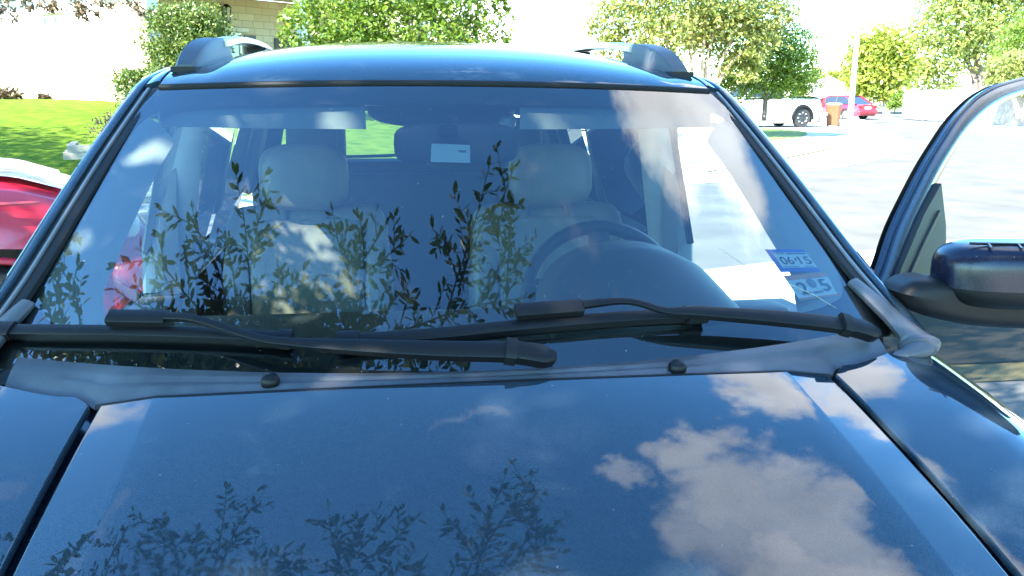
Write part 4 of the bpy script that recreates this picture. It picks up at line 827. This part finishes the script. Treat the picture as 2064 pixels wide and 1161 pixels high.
# red sedan, tail towards us
r0 = dd(1748, 235, 55); an = math.atan2(.80, -.30)
rs, F, hw = car('sedan', 'dark red sedan parked far along the street, tail towards us', 'car', r0, an, 4.6, 1.78,
    [(0, .92), (.9, .98), (3.4, .98), (4.4, .78), (4.6, .6)], (.35, 1.25, 2.5, 3.5, .95, 1.43), mat('deep_red_paint', (.33, .010, .03), .3, coat=.8), (.95, 3.65), .32, {})
for s in (-1, 1): q = MB(); q.sell(F(.03, s*.66, .80), (.06, .17, .09), .5, .5, rot=rotz(an)); q.build('tail_light', M['taillight'], rs)
q = MB(); q.box(-.02, .02, -.26, .26, .66, .80, F); q.build('number_plate', M['white'], rs, smooth=False)
q = MB(); q.sell(F(-.02, 0, .48), (.12, .84, .14), .4, .3, rot=rotz(an)); q.build('rear_bumper', mat('deep_red_paint', (.33, .01, .03)), rs)
# red car parked along the kerb beside the SUV, nose to the right
an = R(19); nose = yy(232, 600, 5.15); Lr = 4.2
o_ = np.array([nose[0]-Lr*math.cos(an)+.0, nose[1]-Lr*math.sin(an)+.85])
rc, F, hw = car('hatchback', 'bright red car with sun faded top parked along the kerb left of the dark SUV', 'car', o_, an, Lr, 1.72,
    [(0, .9), (.35, 1.18), (2.3, 1.18), (3.0, 1.17), (3.5, 1.10), (3.85, .98), (4.1, .84), (4.2, .70)], (.05, .5, 1.7, 2.5, 1.15, 1.60), M['red'], (.72, 3.36), .31, dict(arch=.02))
q = MB(); q.grid(30, 14, lambda u, v: F(2.5+1.22*u, (hw(2.5+1.22*u)*.80)*(2*v-1), np.interp(2.5+1.22*u, [2.3, 3.0, 3.5, 3.85, 4.1], [1.18, 1.17, 1.10, .98, .84])+.012-.02*abs(2*v-1)**4)); q.build('hood', M['redfade'], rc)
q = MB(); q.strip([F(4.03+.17*math.cos(a)-.13*abs(math.sin(a))**3, 0+hw(4.0)*1.03*math.sin(a), .60) for a in np.linspace(-1.5, 1.5, 24)], .07, .02, F.a+np.array([0, 0, .1])); q.build('bumper_strip', mat('navy_rub_strip', (.02, .03, .07), .4), rc)
q = MB(); q.sell(F(4.06, 0, .46), (.17, .84, .20), .4, .3, rot=rotz(an)); q.build('front_bumper', M['red'], rc)
for s in (-1, 1): q = MB(); q.sell(F(4.00, s*.63, .80), (.10, .14, .085), .8, .8, rot=rotz(an)); q.build('headlight', M['lens'], rc)
q = MB(); q.sell(F(4.06, 0, .28), (.16, .80, .05), .4, .3, rot=rotz(an)); q.build('air_dam', M['black'], rc)
q = MB(); q.tube([F(s, hw(s)*1.012+.0, .97) for s in np.linspace(.5, 3.6, 20)], .012, 6); q.build('body_crease', M['red'], rc)
# ================================================================== trees and shrubs
bark = mat('pale_bark', (.24, .19, .14), .9, col2=(.36, .30, .23), scale=12, bump=.6); bark_d = mat('dark_bark', (.07, .055, .045), .95, col2=(.13, .10, .08), scale=12, bump=.6)
bark_c = mat('crape_bark', (.30, .17, .10), .8, col2=(.42, .30, .20), scale=7, bump=.3)
LG = dict(fresh=leafmat('fresh_leaves', (.055, .115, .012), (.17, .24, .03)), dense=leafmat('dense_leaves', (.030, .070, .010), (.13, .17, .03), .3), pale=leafmat('pale_leaves', (.12, .17, .035), (.25, .28, .07)),
    crape=leafmat('crape_leaves', (.09, .14, .022), (.30, .30, .09)), yellow=leafmat('yellow_green_leaves', (.14, .20, .02), (.28, .30, .05)), oak=leafmat('oak_leaves', (.028, .045, .008), (.07, .085, .018), .35), rust=leafmat('rusty_leaves', (.07, .04, .03), (.14, .12, .05), .3), brown=leafmat('brown_leaves', (.10, .05, .035), (.18, .10, .06), .3))
def bl(px, py, r, D, sq=1.0, dj=.0, deep=1.0):
    c = dd(px, py, D*(1+dj)); q = r/FPX*D; return (c, np.array([q, q*deep, q*sq]))
def tree(name, label, cat, blobs, n, size, lm, trunks, bm, group=None, clump=.16, k=26, shell=.5, base=None):
    b0 = base if base is not None else trunks[0][0][0]
    t = empty(name, b0, label, cat, group)
    leaf_mesh('crown', clump_points(blobs, n, shell, clump, k), size, lm, t)
    for path, rad in trunks: q = MB(); q.tube(catmull(path, 4), np.interp(np.linspace(0, 1, (len(path)-1)*4+1), np.linspace(0, 1, len(rad)), rad), 8); q.build('trunk' if rad[0] > .05 else 'branch', bm, t)
    return t
def P(px, py, D): return dd(px, py, D)
# middle tree
D = 21
tr = [([P(829, 250, D), P(829, 150, D), P(828, 60, D), P(826, -20, D), P(820, -130, D)], [.085, .07, .06, .05, .03])]
for a in ((P(828, 40, D), P(760, -20, D), P(690, -60, D)), (P(828, 20, D), P(900, -30, D), P(960, -60, D)), (P(829, 70, D), P(900, 50, D), P(990, 60, D)), (P(829, 80, D), P(730, 60, D), P(620, 70, D))): tr.append((list(a), [.045, .03, .012]))
tree('young_oak', 'leafy bright green tree with slim pale trunk straight behind the SUV roof', 'tree', [bl(640, 60, 62, D), bl(600, 25, 38, D, .8, -.03), bl(700, -10, 90, D), bl(735, 50, 72, D), bl(800, 70, 55, D), bl(800, -70, 130, D), bl(880, 55, 85, D), bl(905, -20, 95, D), bl(975, 70, 48, D), bl(990, -5, 42, D, .6), bl(700, 110, 60, D), bl(905, 110, 60, D), bl(1005, 88, 26, D), bl(1025, 10, 26, D, .6), bl(590, 70, 24, D, .8)], 19000, .125, LG['fresh'], tr, bark, clump=.21, k=26, shell=.5)
# crape myrtle with many stems
D = 30
cb = P(1400, 330, D); tr = []
for x1, x2, y2 in ((1360, 1330, 40), (1375, 1350, 30), (1392, 1400, 20), (1405, 1425, 20), (1412, 1450, 30), (1425, 1490, 50), (1430, 1520, 90), (1370, 1290, 60)):
    tr.append(([cb+np.array([(x1-1400)*.005, 0, 0]), P(x1+8, 190, D), P((x1+x2)/2+random.uniform(-6, 6), 120, D*(1+random.uniform(-.02, .02))), P(x2, y2, D)], [.10, .08, .06, .025]))
tree('crape_myrtle', 'spreading yellow green tree with many bare orange brown stems above the right roof rail', 'tree', [bl(1270, 45, 75, D), bl(1225, 60, 42, D, .8), bl(1345, 0, 95, D), bl(1420, -30, 110, D), bl(1500, 0, 95, D), bl(1330, 75, 60, D, .8, -.03), bl(1480, 75, 75, D, .8, .03), bl(1550, 50, 50, D), bl(1240, 105, 36, D), bl(1430, 60, 70, D, .7, .05), bl(1310, 120, 40, D, .8), bl(1500, 130, 45, D, .7)], 24000, .16, LG['crape'], tr, bark_c, clump=.20, k=30, shell=.62)
# small shade tree by the pickup
D = 32
tree('shade_tree', 'small round green tree with single slim trunk in front of the white pickup', 'tree', [bl(1540, 120, 66, D), bl(1600, 140, 46, D), bl(1490, 150, 48, D), bl(1570, 160, 48, D, .7), bl(1625, 160, 30, D), bl(1600, 95, 45, D), bl(1475, 165, 28, D, .7)], 16000, .115, LG['fresh'], [([P(1540, 243, D), P(1543, 200, D), P(1548, 150, D)], [.10, .09, .05]), ([P(1546, 175, D), P(1590, 130, D)], [.05, .02])], bark_d, clump=.26, k=24, shell=.45)
D = 72
tree('elm_tree', 'airy yellow green tree behind the dark red sedan', 'tree', [bl(1770, 105, 50, D), bl(1745, 140, 38, D), bl(1800, 130, 45, D), bl(1780, 170, 36, D), bl(1735, 175, 25, D)], 11000, .38, LG['yellow'], [([P(1787, 232, D), P(1785, 190, D), P(1775, 130, D)], [.3, .25, .1])], bark, clump=.25, k=22, shell=.4)
D = 80
tree('elm_tree', 'tall pale green tree towering over the board fence', 'tree', [bl(1900, 70, 70, D), bl(1960, 30, 85, D), bl(2040, 40, 75, D), bl(1860, 105, 45, D), bl(1890, 150, 42, D, .8), bl(1985, 105, 60, D, .7), bl(1930, -40, 75, D), bl(2040, -50, 90, D), bl(1850, 160, 36, D)], 19000, .42, LG['pale'], [([P(1980, 185, D), P(1972, 140, D), P(1960, 60, D)], [.4, .35, .15]), ([P(1965, 190, D), P(1962, 150, D), P(1930, 80, D)], [.3, .25, .1])], bark_d, clump=.24, k=24, shell=.45)
D = 58
tree('cedar_tree', 'deep green tree at the right above the open door frame', 'tree', [bl(2060, 90, 42, D), bl(2030, 115, 26, D), bl(2100, 70, 60, D)], 6000, .22, LG['fresh'], [([P(2090, 215, D), P(2090, 100, D)], [.2, .1])], bark_d, clump=.22, shell=.5)
D = 44
tree('crape_myrtle', 'dull green clipped shrub tree with pale stems seen through the open door window', 'tree', [bl(2050, 145, 42, D, .9), bl(2100, 140, 50, D), bl(2015, 152, 24, D, .8), bl(2060, 180, 30, D, .6)], 8000, .18, LG['crape'], [([P(2052, 238, D), P(2050, 215, D), P(2035, 185, D)], [.12, .11, .06]), ([P(2060, 238, D), P(2066, 210, D), P(2075, 180, D)], [.10, .09, .05]), ([P(2050, 230, D), P(2046, 205, D), P(2050, 180, D)], [.08, .07, .05])], bark_c, clump=.2)
D = 95
tree('distant_tree', 'hazy distant tree between the shade tree and lamp pole', 'tree', [bl(1655, 165, 26, D), bl(1690, 170, 24, D), bl(1625, 175, 24, D), bl(1720, 165, 22, D)], 4500, .34, LG['yellow'], [([P(1670, 215, D), P(1670, 170, D)], [.25, .15])], bark_d, clump=.25)
tree('round_shrub', 'low round shrub at the end of the board fence', 'shrub', [bl(1806, 203, 13, 62), bl(1800, 212, 10, 62)], 1500, .16, LG['fresh'], [([P(1803, 226, 62), P(1803, 205, 62)], [.04, .02])], bark_d)
# clipped bushes by the house
D = 21
tree('clipped_bush', 'tall clipped green bush at the house corner behind the roof rail', 'bush', [bl(345, 75, 58, D, 1.05), bl(400, 70, 60, D, 1.0), bl(432, 88, 28, D), bl(340, 125, 45, D), bl(395, 125, 50, D), bl(330, 45, 34, D, .8), bl(385, 48, 45, D, .8), bl(418, 62, 30, D, .8)], 15000, .085, LG['dense'], [([P(385, 225, D), P(385, 100, D)], [.08, .04])], bark_d, clump=.20, k=24, shell=.6)
tree('clipped_bush', 'low clipped green bush in front of the tall bush', 'bush', [bl(268, 178, 38, 20), bl(305, 170, 34, 20, .9), bl(265, 160, 24, 20, .7), bl(310, 200, 34, 20), bl(280, 205, 30, 20)], 7000, .075, LG['dense'], [([P(285, 235, 20), P(285, 190, 20)], [.05, .03])], bark_d, clump=.2, k=24, shell=.6)
tree('brown_shrub', 'brownish shrub growing in the timber planter', 'shrub', [(FPn(.85, -.6, pl0[2]+.42), np.array([.45, .40, .26]))], 1500, .05, LG['brown'], [([FPn(.85, -.6, pl0[2]), FPn(.85, -.6, pl0[2]+.4)], [.02, .01])], bark_d, clump=.3)
for px, py, r in ((12, 197, 13), (28, 200, 8), (90, 203, 5)):
    tree('dry_grass_tuft', 'dry grass tuft at the foot of the white house wall, %s' % {12: 'the largest', 28: 'the middle one', 90: 'the smallest alone'}[px], 'grass tuft', [bl(px, py, r, 24, 1.2)], 400, .16, LG['rust'], [([P(px, py+12, 24), P(px, py, 24)], [.01, .005])], bark_d, group='dry tufts along the house wall', clump=.4)
# ------------------------------------------------ the oak over the drive whose twigs hang above the hood
HOLES = [((-.64, 2.55, -.15), .10), ((-.66, 2.55, -.24), .09), ((-.44, 2.66, -.44), .11), ((-.46, 2.65, -.31), .06), ((-.33, 2.65, -.56), .08), ((-.42, 2.62, -.72), .07)]
def thin(Pts, targets, r):
    sv = np.array(SUNV[:]); keep = np.ones(len(Pts), bool)
    for t_, rr in targets:
        d = Pts-np.array(t_); al = d@sv; perp = np.linalg.norm(d-al[:, None]*sv, axis=1); keep &= ~((perp < rr) & (al > 0))
    return Pts[keep]
oak = empty('live_oak', (-4.4, -3.2, -1.56), 'live oak overhanging the drive, its dark leafy twigs mirrored in the windshield and hood', 'tree')
def limb(path, rad): q = MB(); q.tube(catmull(path, 5), np.interp(np.linspace(0, 1, (len(path)-1)*5+1), np.linspace(0, 1, len(rad)), rad), 9); return q.build('branch', bark_d, oak)
q = MB(); q.tube(catmull([(-4.4, -3.2, -1.6), (-4.35, -3.1, -.4), (-4.2, -2.9, .9), (-3.9, -2.6, 2.2)], 5), np.linspace(.26, .16, 16), 12); q.build('trunk', bark_d, oak)
limb([(-4.2, -2.9, .9), (-3.2, -2.2, 1.7), (-2.0, -1.2, 1.75), (-1.1, -.1, 1.45), (-.75, .75, 1.1)], [.12, .09, .06, .03, .014])
limb([(-3.9, -2.6, 2.2), (-2.6, -2.0, 3.1), (-1.2, -1.6, 3.6)], [.13, .08, .03]); limb([(-3.9, -2.6, 2.2), (-5.2, -1.2, 3.3), (-6.6, .8, 4.0)], [.13, .08, .03]); limb([(-3.9, -2.6, 2.2), (-4.4, -3.2, 3.6), (-4.0, -3.6, 5.0)], [.13, .09, .04])
big = clump_points([((-3.8, -2.3, 4.0), np.array([3.6, 3.1, 2.2])), ((-6.6, .9, 3.9), np.array([2.9, 2.8, 1.9])), ((-1.4, -1.6, 3.4), np.array([2.3, 2.2, 1.4])), ((-3.6, -.9, 3.3), np.array([2.4, 1.6, 1.2])), ((-8.2, 3.2, 3.6), np.array([2.4, 2.2, 1.6]))], 30000, .15, .16, 30)
big = big[(big[:, 2] > 1.9)]
leaf_mesh('crown', thin(big, HOLES, .2), .15, LG['oak'], oak)
# fine twigs hanging over the hood: each path is followed from its tip (seen highest in the glass) back to the limb
TW = [[(985, 340), (962, 430), (942, 500), (922, 560), (905, 615), (890, 660)], [(1034, 343), (1012, 400), (975, 450), (945, 520), (925, 580)], [(475, 352), (490, 430), (500, 520), (505, 600), (506, 660)], [(328, 425), (388, 455), (420, 500), (445, 560), (462, 645)],
      [(670, 428), (685, 500), (705, 560), (716, 645)], [(778, 455), (745, 505), (718, 545)], [(826, 474), (782, 515), (738, 548)], [(272, 498), (330, 540), (380, 600), (430, 650)], [(228, 582), (300, 630), (335, 655)], [(105, 520), (135, 560), (155, 605), (162, 655)], [(122, 575), (120, 620), (128, 655)], [(95, 585), (104, 655)],
      [(872, 462), (918, 508)], [(1062, 600), (960, 616), (880, 642), (800, 672), (730, 705)], [(1032, 470), (1012, 520), (986, 590), (960, 616)], [(1028, 415), (1030, 470), (1024, 530), (1022, 600)], [(560, 540), (574, 620), (580, 660)], [(612, 545), (600, 610), (590, 660)], [(826, 568), (790, 612), (768, 655)], [(450, 470), (468, 540), (478, 640)], [(545, 380), (520, 450), (512, 540)],
      [(400, 470), (418, 560), (430, 640)], [(640, 560), (648, 610), (652, 655)], [(20, 640), (60, 655)], [(155, 440), (130, 500), (96, 560)], [(310, 520), (322, 600), (340, 655)], [(690, 470), (700, 540), (712, 600)], [(760, 640), (720, 680), (690, 705)], [(540, 600), (545, 660), (548, 690)]]
LC, LD, LS = [], [], []
for ti_, tw in enumerate(TW):
    n_ = len(tw); hs_ = [.60+.05*random.random()+.16*(k/(max(1, n_-1))) for k in range(n_)]
    path = catmull([refl(px, py, h) for (px, py), h in zip(tw, hs_)], 7)
    q = MB(); q.tube(path, np.linspace(.0012, .0040, len(path)), 5); q.build('twig', bark_d, oak)
    seg = 0; acc = 0
    for i in range(len(path)-1):
        a, b = path[i], path[i+1]; Ls = np.linalg.norm(b-a); acc += Ls
        while acc > .0125:
            acc -= .0125
            t = (a-b)/Ls; sd = np.cross(t, [0, 0, 1]); sd /= np.linalg.norm(sd); s_ = random.choice((-1, 1))
            LC.append(b+(a-b)*random.random()); LD.append(t*random.uniform(.6, 1.1)+sd*s_*random.uniform(.5, 1.0)+np.array([0, 0, random.uniform(-.3, .3)])); LS.append(random.uniform(.026, .046) if tw[0][0] > 240 else random.uniform(.032, .055))
    cum = 0
    for i in range(2, len(path)-1):
        cum += np.linalg.norm(path[i]-path[i-1])
        if cum > .045 and random.random() < .75:
            cum = 0; t = (path[i-1]-path[i]); t /= np.linalg.norm(t); sd = np.cross(t, [0, 0, 1]); sd /= np.linalg.norm(sd); dv = t*random.uniform(.5, .9)+sd*random.choice((-1, 1))*random.uniform(.5, .9)+np.array([0, 0, random.uniform(-.2, .2)]); dv /= np.linalg.norm(dv)
            ln = random.uniform(.05, .13); q = MB(); q.tube([path[i], path[i]+dv*ln*.5+np.array([0, 0, .004]), path[i]+dv*ln], [.0018, .0014, .0008], 5); q.build('twig', bark_d, oak)
            nl_ = int(ln/.011); s2 = np.cross(dv, [0, 0, 1]); s2 /= np.linalg.norm(s2)
            for k in range(nl_): LC.append(path[i]+dv*ln*(k+1)/nl_); LD.append(dv*random.uniform(.7, 1.2)+s2*(1 if k % 2 else -1)*random.uniform(.4, .9)+np.array([0, 0, random.uniform(-.3, .3)])); LS.append(random.uniform(.026, .044))
    LC.append(path[0]); LD.append(path[0]-path[1]); LS.append(.04)
leaf_mesh('twig_leaves', np.array(LC), np.array(LS)[:, None]*1.0 if False else np.array(LS), LG['oak'], oak, aspect=.46, dirs=np.array(LD), var=.0)

# dense leafy sprays nearer the camera, mirrored along the foot of the glass
dc = []; ddn = []
for px0, px1, py0, py1, n_ in ((70, 330, 690, 760, 110), (230, 720, 690, 770, 620), (300, 740, 645, 700, 260), (420, 740, 610, 660, 90), (0, 160, 690, 760, 30), (700, 960, 690, 740, 70)):
    for k in range(n_):
        c = refl(random.uniform(px0, px1), random.uniform(py0, py1), random.uniform(.74, 1.0)); d0 = rng.normal(size=3); d0[1] += .8
        for j in range(4): dc.append(c+rng.normal(size=3)*.022); ddn.append(d0+rng.normal(size=3)*.7)
leaf_mesh('spray_leaves', np.array(dc), .040, LG['oak'], oak, aspect=.55, dirs=np.array(ddn), var=.3)
# tree left of the lawn with branches drooping into the top of the view
drp = empty('drooping_tree', (-9.6, 10.2, -1.3), 'large tree left of the lawn, its small leaved twigs drooping across the white house wall', 'tree')
q = MB(); q.tube(catmull([(-9.6, 10.2, -1.4), (-9.5, 10.3, .8), (-9.2, 10.6, 3.2)], 5), np.linspace(.25, .15, 11), 10); q.build('trunk', bark_d, drp)
for a in ([(-9.5, 10.3, .8), (-7.5, 10.0, 2.6), (-5.0, 9.9, 2.4), (-3.2, 10.2, 1.6)], [(-9.2, 10.6, 3.2), (-7.0, 12, 4.2), (-5, 13, 4.2)], [(-9.2, 10.6, 3.2), (-10, 9, 4.6), (-11, 8, 5)]):
    q = MB(); q.tube(catmull(a, 5), np.linspace(.10, .015, (len(a)-1)*5+1), 8); q.build('branch', bark_d, drp)
cr_ = clump_points([((-12.5, 9.2, 4.6), np.array([3.6, 3.6, 2.0])), ((-10.5, 7.0, 4.4), np.array([3.0, 3.0, 1.6])), ((-15, 12, 4.6), np.array([4, 4, 2.])), ((-11.5, 12.4, 4.9), np.array([3.2, 3.2, 1.6]))], 26000, .2, .16, 30)
dr = []
for px, py, r in ((10, 4, 26), (2, 18, 14), (55, 3, 12), (85, 8, 9), (100, 18, 7), (150, 6, 24), (170, 18, 16), (160, 24, 10), (200, 4, 10), (225, 12, 6), (260, 3, 14), (280, 18, 10), (285, 28, 6), (172, 38, 4), (110, 12, 8), (60, 16, 3), (30, 38, 3), (200, 32, 3)):
    c = dd(px, py, 10.3); q_ = r/FPX*10.3; dr.append(c+rng.normal(size=(int(8+r*5), 3))*q_*.6)
for px0, py0, px1, py1 in ((150, -40, 165, 30), (20, -40, 12, 24), (80, -40, 105, 22), (240, -40, 285, 30), (200, -40, 225, 14), (50, -40, 58, 12)):
    q = MB(); q.tube(catmull([dd(px0, py0, 10.3), dd((px0+px1)/2+6, (py0+py1)/2-6, 10.3), dd(px1, py1, 10.3)], 5), np.linspace(.008, .003, 11), 5); q.build('twig', bark_d, drp)
leaf_mesh('crown', cr_[cr_[:, 2] > 2.3], .16, LG['dense'], drp); leaf_mesh('drooping_leaves', np.concatenate(dr), .055, LG['rust'], drp)
# unseen tree added right of the drive, behind the camera's shoulder, to shade the lawn
tree('live_oak', 'unseen oak added on the open door side to shade the ground there', 'tree', [((2.6, -3.0, 4.0), np.array([2.8, 2.4, 1.7])), ((5.0, -2.5, 4.0), np.array([2.4, 2.4, 1.7]))], 9000, .17, LG['oak'], [([(4.9, -4.4, -1.6), (4.8, -4.2, .6), (4.0, -3.4, 3.2)], [.2, .16, .1])], bark_d, shell=.15)

tree('live_oak', 'broad unseen oak added on the neighbouring plot to darken the open door reflection', 'tree', [((14.5, 2.5, 2.6), np.array([3.6, 4.2, 2.6])), ((15.5, -2.5, 2.8), np.array([3.6, 3.6, 2.6])), ((13.0, .2, 1.6), np.array([2.4, 2.6, 1.6]))], 15000, .2, LG['oak'], [([(15, .5, -1.6), (14.9, .5, .6), (14.5, 1.2, 2.4)], [.24, .2, .1])], bark_d, shell=.15)  # off-view tree added so the door frame mirrors something dark
